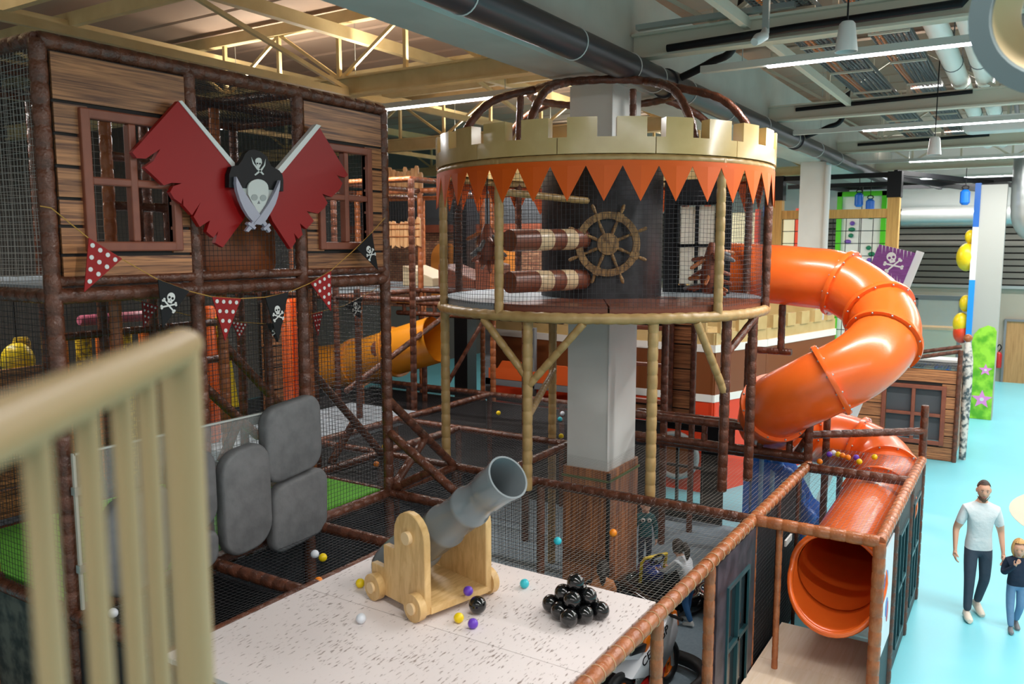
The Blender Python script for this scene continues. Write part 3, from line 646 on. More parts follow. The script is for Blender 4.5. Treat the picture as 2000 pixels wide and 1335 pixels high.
for x, y in ((2.9, 2.24), (5.65, 2.24), (6.88, 2.24), (8.2, 2.24), (8.2, 4.75), (8.2, 6.0), (8.2, 7.25), (10.0, 5.35), (10., 7.25), (10., 8.5), (12.65, 6.9), (12.65, 8.45), (12.65, 10.4), (5.7, 4.86), (4.5, 4.86), (6.92, 4.84)):
    pole(ar, 'post', (x, y, 0), (x, y, ZR-.04), .05, M_brown_lit if y < 2.5 else None)
mb = MB()      # pale tie wraps on the rail in the lit brown tone
for i in range(52):
    x = 2.6+i*.155
    mb.tube([(x, 2.24+.0615*math.cos(a), ZR+.0615*math.sin(a)) for a in [2*math.pi*k/14 for k in range(14)]], .0035, 5, closed=True)
mb.build('tie_wraps', M_tie, ar, kind='stuff')
for O, U, V in (((8.2, 2.24, ZR), (0, 2.5, 0), (-2.44, 0, 0)), ((8.2, 2.24, ZR), (2.3, 0, 0), (0, 3.1, 0)), ((5.76, 4.84, ZR), (2.44, 0, 0), (0, 1.16, 0)), ((3.28, 4.86, ZR), (2.42, 0, 0), (0, 1.14, 0)), ((8.2, 5.35, ZR), (1.8, 0, 0), (0, 3.1, 0)), ((10., 5.35, ZR), (2.65, 0, 0), (0, 5.6, 0)), ((6.98, 6.0, ZR), (1.2, 0, 0), (0, 2.4, 0))):
    net(ar, O, U, V, sag=.05, cell=.05, **(dict(m=M_net_lit_pale, r=.001) if O[0] == 8.2 and O[1] < 3 else dict(m=M_net_lit, r=.0018)))
for O, U, V in (((5.7, 4.86, 0), (0, 0, ZR), (0, 1.1, 0)), ((8.2, 4.75, 0), (0, 0, ZR), (0, 3.7, 0)), ((3.28, 5.98, 0), (0, 0, ZR), (4.9, 0, 0)), ((8.2, 5.35, 0), (1.8, 0, 0), (0, 0, ZR)), ((10., 5.35, 0), (0, 3.1, 0), (0, 0, ZR)), ((4.5, 4.86, 0), (0, 1.1, 0), (0, 0, ZR))): net(ar, O, U, V, cell=.05)
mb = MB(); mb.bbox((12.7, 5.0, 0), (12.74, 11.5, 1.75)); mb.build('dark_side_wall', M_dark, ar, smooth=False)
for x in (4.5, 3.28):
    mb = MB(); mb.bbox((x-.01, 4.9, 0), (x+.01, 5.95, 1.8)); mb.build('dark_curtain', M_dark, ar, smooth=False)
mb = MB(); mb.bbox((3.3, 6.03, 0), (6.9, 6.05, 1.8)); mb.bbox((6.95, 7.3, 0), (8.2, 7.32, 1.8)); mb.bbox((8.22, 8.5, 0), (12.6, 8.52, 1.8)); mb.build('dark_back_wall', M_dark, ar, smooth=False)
# printed window panels
def win_panel(parent, O, U, w, h, mpan, wx, wz, ww, wh, mfr, t=.03, nm='window_panel', glass=None):
    U = Vector(U).normalized(); Zv = Vector((0, 0, 1)); Nv = U.cross(Zv)    # Nv points to the viewer side
    M = axes(O, U, Zv, Nv)
    mb = MB()
    for a, b, c, d_ in ((0, 0, w, wz), (0, wz+wh, w, h), (0, wz, wx, wz+wh), (wx+ww, wz, w, wz+wh)):
        mb.prism([(a, b), (c, b), (c, d_), (a, d_)], t, M)
    pn = mb.build(nm, mpan, parent, smooth=False)
    mb = MB(); f = .035
    for a, b, c, d_ in ((wx-f, wz-f, wx+ww+f, wz), (wx-f, wz+wh, wx+ww+f, wz+wh+f), (wx-f, wz, wx, wz+wh), (wx+ww, wz, wx+ww+f, wz+wh), (wx+ww/2-f*.6, wz, wx+ww/2+f*.6, wz+wh), (wx, wz+wh*.5-f*.6, wx+ww, wz+wh*.5+f*.6)):
        mb.prism([(a, b), (c, b), (c, d_), (a, d_)], t+.03, M, t0=-.01)
    mb.build('window_bars', mfr, pn, smooth=False)
    if glass:
        for i in (0, 1):
            for j in (0, 1):
                mb = MB(); a = wx+i*ww/2+.02; b = wz+j*wh/2+.02; mb.prism([(a, b), (a+ww/2-.04, b), (a+ww/2-.04, b+wh/2-.04), (a, b+wh/2-.04)], .006, M, t0=.008); mb.build('pane', glass, pn, smooth=False)
    return pn
M_pane = mat('dark_pane', '20262b', .12)
win_panel(ar, (6.95, 2.22, .02), (1, 0, 0), 1.2, 1.83, M_wine, .32, .28, .62, 1.2, M_teal, glass=M_pane)
win_panel(ar, (13.15, 5.45, .02), (0, -1, 0), 1.35, 1.7, M_black, .12, .3, .85, 1.25, M_black)
# ladder bridge rails beyond the arena
lb = thing('ladder_bridge', 'brown ladder rail bridge leading from the turret to the slide', 'bridge', (10.75, 3.4, 1.9))
for z in (1.98, 2.28): pole(lb, 'rail', (10.75, 2.28, z), (10.75, 5.0, z), .055)
for i in range(7): pole(lb, 'rung', (10.75, 2.5+i*.38, 1.98), (10.75, 2.5+i*.38, 2.28), .042)
for z in (1.7, 2.14): pole(lb, 'rail', (11.6, 2.4, z), (11.6, 5.0, z), .05)
pole(lb, 'post', (10.73, 2.26, 1.9), (10.73, 2.26, 2.6), .055)

# ------------------------------------------------------------- slide exit frame
sf = thing('slide_exit_frame', 'brown padded frame with nets and window panels round the slide exit', 'play frame', (9.5, 1.6, 0))
for a, b in (((8.2, 1.04), (11.75, 1.04)), ((8.2, 1.04), (8.2, 2.24)), ((10.55, 1.04), (10.55, 2.24)), ): pole(sf, 'rail', (*a, ZR), (*b, ZR), .06, M_brown_lit if a[0] < 9 else None)
pole(sf, 'rail', (10.73, 2.26, 2.28), (11.75, 1.04, 2.28), .05)
for x, y, z in ((8.2, 1.04, ZR), (11.75, 1.04, 2.62), (10.55, 1.04, ZR), (9.25, 1.04, ZR), (11.75, 2.24, 2.3)): pole(sf, 'post', (x, y, 0), (x, y, z), .06 if x == 8.2 else .05, M_brown_lit if x == 8.2 else None)
for y in (1.98,): pole(sf, 'post', (8.25, y, .3), (8.25, y, ZR), .032, M_brown_lit)
for x, y in ((9.0, 2.18), (9.9, 2.18)): pole(sf, 'post', (x, y, 0), (x, y, ZR), .022)
net(sf, (8.2, 1.04, ZR), (2.35, 0, 0), (0, 1.2, 0), cell=.05, sag=.03, m=M_net_lit, r=.0018); net(sf, (10.55, 1.04, ZR), (1.2, 0, 0), (0, 1.2, 0), cell=.05, sag=.03); net(sf, (8.2, 2.22, .1), (2.5, 0, 0), (0, 0, 1.75), cell=.05)
mb = MB(); mb.bbox((8.3, 2.27, .02), (10.5, 2.29, 1.84)); mb.build('black_side_sheet', mat('black_mesh_sheet', '26282c', .7), sf, smooth=False)
win_panel(sf, (9.3, 1.05, .02), (1, 0, 0), 1.2, 1.8, M_dark, .3, .25, .6, 1.25, M_teal, glass=M_pane); win_panel(sf, (10.58, 1.05, .02), (1, 0, 0), 1.15, 1.8, M_dark, .28, .25, .6, 1.25, M_teal, glass=M_pane)
mb = MB(); mb.bbox((8.27, 1.03, .02), (9.2, 1.05, 1.82)); bs = mb.build('end_panel', M_dark, sf, smooth=False)
mb = MB(); mb.bbox((8.34, 1.018, .62), (9.1, 1.03, 1.72)); ps = mb.build('notice_poster', mat('poster_white', 'dfe6ec', .4), sf, smooth=False, label='white notice poster')
mb = MB(); mb.prism(circle(20, .1, 8.75, 1.05, ex=.8), .003, yplane(1.018)); mb.prism(circle(20, .13, 8.62, 1.35), .003, yplane(1.018)); mb.build('poster_print', mat('poster_blue', '4a6fc0', .4), ps, smooth=False)
mb = MB(); mb.prism(circle(20, .11, 8.82, .98, ex=.5), .004, yplane(1.018)); mb.build('poster_print', mat('poster_red', 'c8324a', .4), ps, smooth=False)
mb = MB(); mb.bbox((9.15, 2.12, 1.33), (9.42, 2.14, 1.40)); mb.build('paper_tag', M_white, sf, smooth=False)
ms = thing('landing_mat', 'pale wood topped landing step below the orange slide mouth', 'step', (8.4, 1.65, 0))
for a, b in ((7.0, 8.395), (8.40, 9.35)):
    mb = MB(); mb.bbox((a, 1.12, .29), (b, 2.18, .35)); mb.build('top_board', M_woodmat, ms, smooth=False)
mb = MB(); mb.bbox((7.02, 1.14, 0), (9.33, 2.16, .29)); mb.build('base', M_frame, ms, smooth=False)
# ------------------------------------------------------------- round castle turret
TC = Vector((9.85, 4.80, 0)); TR = 2.1; A0 = 206.1
def tp(phi, z, r=TR): a = R(A0+phi); return Vector((TC.x+r*math.cos(a), TC.y+r*math.sin(a), z))
tt = thing('castle_turret', 'round castle turret with cream battlements, orange pennant fringe and black net', 'play tower', tuple(TC))
ring = lambda z, r, n=72: [tp(360*i/n, z, r) for i in range(n)]
mb = MB(); mb.padpath(ring(3.90, TR), .062, .16, 12, closed=True); mb.build('deck_ring', M_beige, tt, ang=60)
mb = MB(); mb.padpath(ring(5.60, TR), .05, .16, 12, closed=True); mb.build('upper_ring', M_beige, tt, ang=60)
# deck mats in sectors, brown in front, grey blue to the left and back
for a0, a1, m in ((-36, 2, M_mat_b), (2.6, 40, M_mat_b), (40.6, 74, M_mat_b), (-110, -36.6, M_mat_g), (74.6, 150, M_mat_g), (150.6, 249.4, M_mat_g)):
    n = 14; pl = [tuple(tp(a0+(a1-a0)*i/n, 0, TR-.05)[:2]) for i in range(n+1)]+[tuple(tp(a1-(a1-a0)*i/n, 0, .5)[:2]) for i in range(n+1)]
    if m is M_mat_b and a0 < -30: pass
    mb = MB(); mb.prism(pl, .1, Matrix.Translation((0, 0, 3.93))); mb.build('deck_mat', m, tt, smooth=True, ang=30)
# parapet: curved wall segments and merlons
step = 360/26
def arc_block(a0, a1, z0, z1, r0, r1, n=6):
    mb = MB(); vs = []
    for i in range(n+1):
        a = a0+(a1-a0)*i/n
        for r, z in ((r0, z0), (r1, z0), (r1, z1), (r0, z1)): vs.append(tp(a, z, r))
    fs = [(0, 1, 2, 3), (4*n+3, 4*n+2, 4*n+1, 4*n)]
    for i in range(n):
        for k in range(4): fs.append((i*4+k, i*4+(k+1) % 4, i*4+4+(k+1) % 4, i*4+4+k))
    return mb.add(vs, fs)
for i in range(13):
    a = -5.9+step*(2*i)-2.7-4.2
    o = arc_block(a, a+2*step-.25, 5.645, 5.815, TR-.08, TR+.06, 10).build('parapet_board', M_cream, tt, ang=30)
for i in range(26):
    a = -5.9+step*i
    arc_block(a-4.2, a+4.2, 5.815, 6.02, TR-.08, TR+.06).build('merlon', M_cream, tt, ang=30)
# pennant fringe, each tooth hanging from a band
arc_block(-180, 180, 5.52, 5.575, TR+.045, TR+.052, 90).build('fringe_band', M_penn, tt, ang=30)
ns = 35; vs3 = None
for i in range(ns):
    a = .4+360/ns*i; h = 180/ns
    mb = MB(); rr = random.uniform(.0, .02)
    for r in (TR+.045, TR+.052): pass
    p = [tp(a-h, 5.52, TR+.045), tp(a, 5.52, TR+.05), tp(a+h, 5.52, TR+.045), tp(a, 5.15, TR+.045+rr)]; q = [x+(x-Vector((TC.x, TC.y, x.z))).normalized()*.007 for x in p]
    mb.add(p+q, [(0, 1, 3), (1, 2, 3), (4, 7, 5), (5, 7, 6), (0, 3, 7, 4), (3, 2, 6, 7), (0, 4, 5, 1), (1, 5, 6, 2)]); mb.build('fringe_pennant', M_penn, tt, smooth=False)
# posts
for ph, m in ((-70, M_beige), (-33, M_beige), (38, M_beige), (73, M_brown), (108, M_brown), (144, M_brown), (180, M_brown), (217, M_brown), (253, M_brown)):
    pole(tt, 'post', tp(ph, 3.9), tp(ph, 5.62), .052, m)
for p, z0, m in ((tp(-72, 0, 2.08), 1.9, M_beige), (tp(-24, 0, 2.0), 1.9, M_beige), (tp(16, 0, 2.06), 1.9, M_beige), (Vector((10.25, 5.75, 0)), 0, M_beige), (tp(44, 0, 2.05), 1.85, M_brown), (tp(61, 0, 2.06), 1.85, M_brown), (tp(150, 0, 2.0), 0, M_brown), (tp(215, 0, 2.0), 0, M_brown)):
    pole(tt, 'leg', (p.x, p.y, z0), (p.x, p.y, 3.9), .058, m)
a = tp(-24, 0, 2.0)
for p0, p1, m in ((tp(-24, 3.2, 2.0), tp(-40, 3.85), M_beige), (tp(-24, 3.1, 2.0), tp(-5, 3.85), M_beige), (tp(44, 3.0, 2.05), tp(30, 3.85), M_beige), (tp(44, 3.45, 2.05), tp(60, 3.85), M_brown), (tp(-24, 2.75, 2.0), Vector((10.2, 5.7, 2.9)), M_beige)):
    pole(tt, 'brace', p0, p1, .045, m)
# net wall
mb = MB(); n = 300; zs = [4.02+i*.05 for i in range(32)]
def nring(z):
    pts = [tp(360*i/120, z+.006*math.sin(i*.9+z*9), TR-.02-.035*math.sin((z-4)/1.6*math.pi)) for i in range(120)]; mb.tube(pts, .0022, 3, closed=True)
for z in zs: nring(z)
for i in range(264):
    mb.tube([tp(360*i/264, 4.0+1.6*k/5, TR-.02-.035*math.sin(k/5*math.pi)) for k in range(6)], .0022, 3)
mb.build('safety_net', M_net, tt, smooth=False)
# crown of padded arches
crown = [tp(360*i/40, 6.62, .95) for i in range(40)]
mb = MB(); mb.padpath(crown, .05, .16, 10, closed=True); mb.build('crown_ring', M_brown, tt, ang=60)
for ph in (-62, -25, 30, 66, 120, 175, 230):
    pts = spline([tp(ph, 5.62, TR-.1), tp(ph, 6.02, TR-.2), tp(ph, 6.42, 1.55), tp(ph, 6.62, .95)], 8)
    mb = MB(); mb.padpath(pts, .05, .16, 10); mb.build('crown_arch', M_brown, tt, ang=60)
for ph in (-38, 12): pole(tt, 'crown_post', tp(ph, 5.6, 1.6), tp(ph, 6.4, 1.55), .04)
# dark stone drum round the column
mb = MB(); mb.lathe([(.0, 4.03), (.79, 4.03), (.79, 5.72), (.0, 5.72)], Matrix.Translation(TC), 40); mb.build('stone_drum', M_stone, tt)
wp = win_panel(tt, (11.0, 4.38, 4.03), (0, -1, 0), .95, 1.55, M_dark, .22, .1, .52, 1.1, M_black, nm='dark_window_wall', glass=mat('bright_view_pane', 'f4f2ea', .9, trans=.7))  # white pane colour stands in for the bright view through the opening
pole(tt, 'cross_bar', tp(-33, 5.28), tp(-12, 5.22, .85), .042, M_beige)
# ship wheel on the drum
wd = R(A0+5); Nw = Vector((math.cos(wd), math.sin(wd), 0)); Uw = Vector((-math.sin(wd), math.cos(wd), 0)); Wc = Vector((TC.x, TC.y, 4.70))+Nw*.86
sw = thing('pirate_helm', 'weathered wooden ship steering wheel on the black stone drum', 'wheel', tuple(Wc))
M_drift = mat('weathered_wood', 'a88454', .6, grain=((30, 30, 8), '5e4426', .36, .6))
Mw = axes(Wc, Uw, (0, 0, 1), Nw)
def ringseg(mb, r0, r1, a0, a1, t0, t1, n=6):
    pl = [(r1*math.cos(a0+(a1-a0)*i/n), r1*math.sin(a0+(a1-a0)*i/n)) for i in range(n+1)]+[(r0*math.cos(a1-(a1-a0)*i/n), r0*math.sin(a1-(a1-a0)*i/n)) for i in range(n+1)]
    mb.prism(pl, t1-t0, Mw, t0=t0)
for i in range(8):
    a = R(22.5+45*i); mb = MB(); ringseg(mb, .305, .39, a-R(22.2), a+R(22.2), -.03, .03); mb.build('rim_segment', M_drift, sw, smooth=False)
    mb = MB(); ringseg(mb, .297, .402, a-R(6) if i % 2 else a-R(1), a+R(6) if i % 2 else a+R(1), -.034, .038); mb.build('rim_cleat', M_drift, sw, smooth=False)
    dx, dz = math.cos(a), math.sin(a); T = lambda r: Wc+Uw*dx*r+Vector((0, 0, 1))*dz*r
    mb = MB(); mb.tube([T(.1), T(.2), T(.26), T(.32), T(.40), T(.42), T(.47), T(.505), T(.515)], [.02, .022, .016, .018, .016, .02, .024, .018, .006], 10); mb.build('spoke', M_drift, sw)
mb = MB(); mb.lathe([(0, .05), (.085, .05), (.1, .045), (.13, .045), (.133, .03), (.133, -.03), (0, -.03)], Mw, 28); mb.build('hub', M_drift, sw)
# striped rollers
for z, lab in ((4.74, 'upper'), (4.27, 'lower')):
    rl = thing('striped_roller', '%s brown and cream striped padded roller beside the drum' % lab, 'roller', tuple(tp(-20, z, 1.4)), 'turret rollers')
    p0 = tp(-31.5, z, TR-.12); p1 = tp(-16, z+(.02 if lab == 'upper' else .0), .80)
    bd = (0, .32, .5, .67, .83, 1); M_cv = bpy.data.materials.get('cream_vinyl') or mat('cream_vinyl', 'ddc39c', .3)
    for i in range(5):
        mb = MB(); a = p0.lerp(p1, bd[i]); b = p0.lerp(p1, bd[i+1]); rr = .125
        mb.tube([a, a.lerp(b, .06), a.lerp(b, .94), b], [rr*.985, rr, rr, rr*.985], 24); mb.build('stripe', M_cv if i % 2 else M_mat_b, rl)
# soft spiky bags
def spiky(c, h, lab, seed):
    rnd = random.Random(seed); t = thing('spiky_bag', lab, 'punch bag', tuple(c), 'spiky bags')
    mb = MB(); mb.tube([Vector(c)+Vector((0, 0, h*q)) for q in (0, .25, .6, .9, 1)], [.1, .13, .11, .06, .03], 12); mb.build('core', M_frame, t)
    for i in range(22):
        a = rnd.uniform(0, 6.28); q = rnd.uniform(.15, .9); dr = Vector((math.cos(a), math.sin(a), rnd.uniform(-.9, -.1))).normalized(); p = Vector(c)+Vector((0, 0, h*q))+dr*.08
        mb = MB(); L = rnd.uniform(.16, .26); mb.tube([p, p+dr*L*.2, p+dr*L*.9, p+dr*L], [.016, .026, .026, .012], 8); mb.build('finger', (M_frame, M_grey, M_brown_lit)[i % 3], t)
spiky(tp(63, 4.1, 1.5), .62, 'bag of soft brown and grey fingers beside the slide entrance', 3)
spiky(tp(-62, 4.45, 1.6), .5, 'bag of soft brown and grey fingers hanging at the left of the turret', 5)
mb = MB(); p = tp(-62, 4.95, 1.6); mb.cyl(p, p+Vector((0, 0, .65)), .008, n=6); mb.build('hang_rope', M_black, tt)

# ------------------------------------------------------------- orange tube slide
SC = (11.05, 2.15); SR = .68; zz = [4.18, 3.88, 3.57, 3.26, 2.95, 2.64, 2.38]
ctl = [(11.73, 3.75, 4.31), (11.73, 3.2, 4.29), (11.73, 2.65, 4.25)]
for i in range(7):
    a = R(-45*i); ctl.append((SC[0]+SR*math.cos(a), SC[1]+SR*math.sin(a), zz[i]))
ctl += [(11.8, 2.92, 2.13), (12.45, 2.65, 1.92), (12.72, 2.15, 1.78), (12.6, 1.72, 1.66), (12.15, 1.50, 1.55), (11.5, 1.46, 1.46), (10.55, 1.47, 1.42), (9.5, 1.47, 1.38), (8.62, 1.47, 1.36)]
path = resample(spline(ctl, 10), .03); NP = len(path)
sl = thing('tube_slide', 'big orange spiral tube slide from turret down to the exit frame', 'slide', (11.05, 2.15, 0))
RT = .41
def tube_shell(i0, i1, r, t=.012):
    mb = MB(); mb.tube(path[i0:i1+1], r, 32, cap=False); mb.tube(path[i0:i1+1], r-t, 32, cap=False); return mb
marks = [0]; acc = 0; want = [1.62, 2.3, 2.95, 3.85, 4.75, 5.65, 6.6, 7.55, 8.5, 9.45]
for k, w in enumerate(want):
    marks.append(min(NP-1, round(w/.03)))
marks = sorted(set(m for m in marks if m < NP-12))+[NP-1]
for i in range(len(marks)-1):
    tube_shell(marks[i], marks[i+1], RT).build('tube_section', M_orange, sl, ang=60)
for i in marks[:-1]:
    c = path[i]; t = (path[min(i+1, NP-1)]-path[max(i-1, 0)]).normalized(); u = t.orthogonal().normalized(); w = t.cross(u); Mf = axes(c, u, w, t)
    mb = MB(); mb.lathe([(RT-.005, -.03), (RT+.05, -.03), (RT+.055, 0), (RT+.05, .03), (RT-.005, .03)], Mf, 40); fo = mb.build('flange', M_orange, sl, ang=50)
    for k in range(12):
        a = 2*math.pi*k/12; p = c+(u*math.cos(a)+w*math.sin(a))*(RT+.03)
        for s in (-1, 1):
            mb = MB(); mb.sphere(p+t*.034*s, .014, 8, 5); mb.build('bolt', M_galv, fo)
# flared exit mouth with a low lip
mb = MB(); n = 40; rings = []; E0 = path[-1]
for q in range(7):
    f = q/6; row = []
    for j in range(n):
        a = 2*math.pi*j/n; low = max(0, -math.sin(a)); s = (low**.8)*.36*f; r = RT*(1+.04*f)+.02*f*(low)
        row.append(Vector((E0.x-s-.03*f, E0.y+r*math.cos(a)*(1+.05*f), E0.z+r*math.sin(a)-.05*f*low)))
    rings.append(row)
vs = [p for r_ in rings for p in r_]; mb.add(vs, [(i*n+j, i*n+(j+1) % n, (i+1)*n+(j+1) % n, (i+1)*n+j) for i in range(6) for j in range(n)])
em_ = mb.build('exit_mouth', M_orange, sl, ang=60); so = em_.modifiers.new('thick', 'SOLIDIFY'); so.thickness = .02; so.offset = 0
mb = MB(); mb.tube([p+Vector((-.008, 0, 0)) for p in rings[-1]], .03, 10, closed=True); mb.build('exit_rim', M_orange, sl, ang=60)
for p0, p1 in (((11.73, 2.9, 3.2), (11.73, 2.9, 3.86)), ((11.73, 2.75, 3.2), (11.73, 3.25, 3.2)), ((11.2, 3.2, 2.7), (11.2, 3.2, 3.35)), ((10.73, 2.30, 2.2), (10.95, 2.45, 1.95)), ((11.75, 2.24, 2.3), (11.75, 2.24, 2.75)), ((13.25, 2.3, 0), (13.25, 2.3, 2.3))):
    pole(sl, 'support', p0, p1, .05)
# ------------------------------------------------------------- ship hull play house behind the turret
sh = thing('ship_hull', 'brown and red play ship hull with white stripes and cream battlements', 'play ship', (15.6, 5, 0))
HP = [(15.2, 10.2), (14.8, 7.6), (14.8, 4.86), (16.3, 4.3), (19.2, 3.6)]
def hull_band(name, z0, z1, m, out=0., t=.08, pts=HP, batter=(0, 0)):
    mb = MB()
    for (a, b) in zip(pts[:-1], pts[1:]):
        a = Vector((*a, 0)); b = Vector((*b, 0)); d_ = (b-a).normalized(); n_ = Vector((d_.y, -d_.x, 0)); n_ = n_ if n_.x < 0 else -n_
        vs = []
        for p in (a-d_*.03, b+d_*.03):
            for z, o_ in ((z0, out+batter[0]), (z1, out+batter[1])): vs += [p+n_*o_+Vector((0, 0, z)), p+n_*(o_-t)+Vector((0, 0, z))]
        mb.add(vs, [(0, 2, 6, 4), (1, 5, 7, 3), (0, 4, 5, 1), (2, 3, 7, 6), (0, 1, 3, 2), (4, 6, 7, 5)])
    return mb.build(name, m, sh, smooth=False)
hull_band('lower_hull', 0, 1.76, M_hullr); hull_band('white_stripe', 1.76, 1.9, M_creamlt, .02); hull_band('upper_hull', 1.9, 2.7, M_hull, .01); hull_band('white_stripe', 2.7, 2.84, M_creamlt, .03); hull_band('parapet', 2.84, 3.06, M_cream, .0)
for (a, b) in zip(HP[:-1], HP[1:]):
    L = math.dist(a, b); k = max(2, round(L/.62))
    for i in range(k):
        t = (i+.5)/k; p = (a[0]+(b[0]-a[0])*t, a[1]+(b[1]-a[1])*t); d_ = Vector((b[0]-a[0], b[1]-a[1], 0)).normalized()
        mb = MB(); mb.box((p[0]+.03, p[1], 3.18), (.34, .08, .26), axes((0, 0, 0), d_, (-d_.y, d_.x, 0), (0, 0, 1)).to_3x3()); mb.build('merlon', M_cream, sh, smooth=False)
mb = MB(); mb.tube([(14.71, 5.54+.42*math.cos(a), .68+.42*math.sin(a)) for a in [2*math.pi*i/32 for i in range(32)]], .055, 10, closed=True); mb.build('porthole_ring', M_shadegrey, sh)
mb = MB(); mb.cyl((14.70, 5.54, .68), (14.74, 5.54, .68), .40, n=32); mb.build('porthole', M_hull, sh)
mb = MB(); mb.bbox((15.3, 4.9, 2.7), (19, 9.8, 2.76)); mb.build('ship_deck', M_cream, sh, smooth=False)
# second cream battlement further back
b2 = thing('far_battlement', 'cream battlement wall behind the brown ship hull', 'play wall', (20, 6, 0))
mb = MB(); mb.bbox((20.0, 4.2, 0), (20.1, 7.8, 3.4)); mb.build('wall_board', M_cream, b2, smooth=False)
for i in range(6):
    mb = MB(); mb.bbox((20.0, 4.3+i*.6, 3.4), (20.1, 4.62+i*.6, 3.7)); mb.build('merlon', M_cream, b2, smooth=False)
# plank screen with window beside the turret leg
ps_ = thing('plank_screen', 'plank screen with dark window frame behind the turret legs', 'screen', (0, 0, 0))
plank_panel(ps_, 0, 1.5, 1.9, 3.75, .35, 1.0, 2.15, 3.3, 0, [1.9, 2.05, 2.35, 2.7, 3.1, 3.4, 3.75], bars=(0, 1))
pole(ps_, 'post', (1.14, -.06, 1.9), (1.14, -.06, 3.75), .05)
pole(ps_, 'post', (.0, 0, 0), (.0, 0, 3.75), .05); pole(ps_, 'post', (1.5, 0, 0), (1.5, 0, 3.75), .05)
ps_.location = (12.6, 5.98, 0); ps_.rotation_euler = (0, 0, R(-90))
# blue wave slide beyond the ladder bridge
bw = thing('blue_wave_slide', 'small blue wave shaped slide behind the ladder bridge', 'slide', (13, 3.1, 0))
mb = MB(); n = 14
for i in range(n+1):
    pass
prof = [(0, 1.75), (.2, 1.72), (.45, 1.45), (.7, 1.2), (.95, 1.05), (1.2, .75), (1.45, .45), (1.75, .3)]
vs = []
for x_, z_ in spline([(a, b, 0) for a, b in prof], 4) if False else [(a, b) for a, b in prof]:
    for dy, dz in ((-.3, .25), (-.26, 0), (.26, 0), (.3, .25)): vs.append((13.0+dy, 3.7-x_*.7, z_+dz))
mb.add(vs, [(i*4+k, i*4+k+1, i*4+5+k, i*4+4+k) for i in range(7) for k in range(3)]); o = mb.build('chute', M_blue, bw, ang=80); q = o.modifiers.new('t', 'SOLIDIFY'); q.thickness = .05
for i, (x_, z_) in enumerate(prof[:-1]):
    mb = MB(); mb.bbox((12.75, 3.66-x_*.7-.1, 0), (13.25, 3.66-x_*.7, z_-.06)); mb.build('prop', M_blue, bw, smooth=False)
    mb = MB(); mb.sphere((12.7, 3.64-x_*.7, z_+.12), .12, 12, 8); mb.build('splash_bump', M_lblue if i < 3 else M_blue, bw)

# ------------------------------------------------------------- frames, decks and toys at the back left
bf = thing('back_play_frame', 'brown frame with grey decks and log fence behind the pirate tower', 'play frame', (12.5, 10.5, 0))
BX = (10.6, 13.0, 15.2); BY = (8.6, 10.33, 12.0, 14.0)
for x in BX:
    for y in BY: pole(bf, 'post', (x, y, 0), (x, y, 5.75), .055, M_brown_lit if x > 12 else M_brown)
for z in (3.78, 5.75):
    for x in BX: pole(bf, 'rail', (x, BY[0], z), (x, BY[-1], z), .05, M_brown_lit if z > 5 else None)
    for y in BY: pole(bf, 'rail', (BX[0], y, z), (BX[-1], y, z), .05)
for i in range(2):
    for j in range(3):
        if (i, j) == (0, 0): continue
        mb = MB(); mb.bbox((BX[i]+.06, BY[j]+.06, 3.72), (BX[i+1]-.06, BY[j+1]-.06, 3.82)); mb.build('deck_mat', M_mat_g, bf, smooth=False)
for y0, y1 in ((10.33, 12.0), (12.0, 14.0)):
    net(bf, (13.0, y0, 3.8), (0, y1-y0, 0), (0, 0, 1.9), cell=.07, r=.003); net(bf, (10.6, y0, 3.8), (0, y1-y0, 0), (0, 0, 1.9), cell=.06, r=.003)
for k, (x, y0, n_, z0, lab) in enumerate(((12.93, 10.25, 9, 4.66, 'low'), (13.9, 10.95, 10, 5.78, 'high'))):
    for i in range(n_):
        h = .5+random.uniform(-.07, .09); mb = MB(); y = y0+i*.105; w = .095
        mb.prism([(y, z0+random.uniform(-.05, .03)), (y+w, z0+random.uniform(-.05, .03)), (y+w, z0+h-.05), (y+w*.75, z0+h), (y+w*.2, z0+h-.01), (y, z0+h-.06)], .04, axes((x, 0, 0), (0, 1, 0), (0, 0, 1), (-1, 0, 0))); mb.build('fence_log', mat('pale_log', 'dcae7c', .5, grain=((20, 20, 2), 'b9814f', .34, .6), objvar=.15) if (k, i) == (0, 0) else bpy.data.materials['pale_log'], bf, smooth=False)
for z in (4.85, 5.0, 5.1):
    mb = MB(); mb.cyl((12.87, 10.25, z), (12.87, 11.2, z), .008, n=6); mb.build('fence_cord', M_brown_lit, bf)
mb = MB(); mb.bbox((13.95, 10.9, 5.75), (14.05, 12.1, 6.3)); 
pole(bf, 'post', (13.98, 12.05, 3.8), (13.98, 12.05, 6.3), .05)
for z in (3.34, 3.55): pole(bf, 'ladder_rail', (12.7, 6.9, z), (12.7, 10.7, z), .05)
for i in range(10): pole(bf, 'ladder_rung', (12.7, 7.1+i*.38, 3.34), (12.7, 7.1+i*.38, 3.55), .04)
pole(bf, 'brace', (9.4, 9.0, 2.4), (12.6, 8.8, 3.75), .05); pole(bf, 'brace', (12.2, 9.2, 1.95), (12.7, 8.6, 3.3), .04)
pole(bf, 'post', (9.6, 8.9, 0), (9.6, 8.9, 4.0), .05); pole(bf, 'post', (8.3, 9.6, 0), (8.3, 9.6, 4.3), .05)
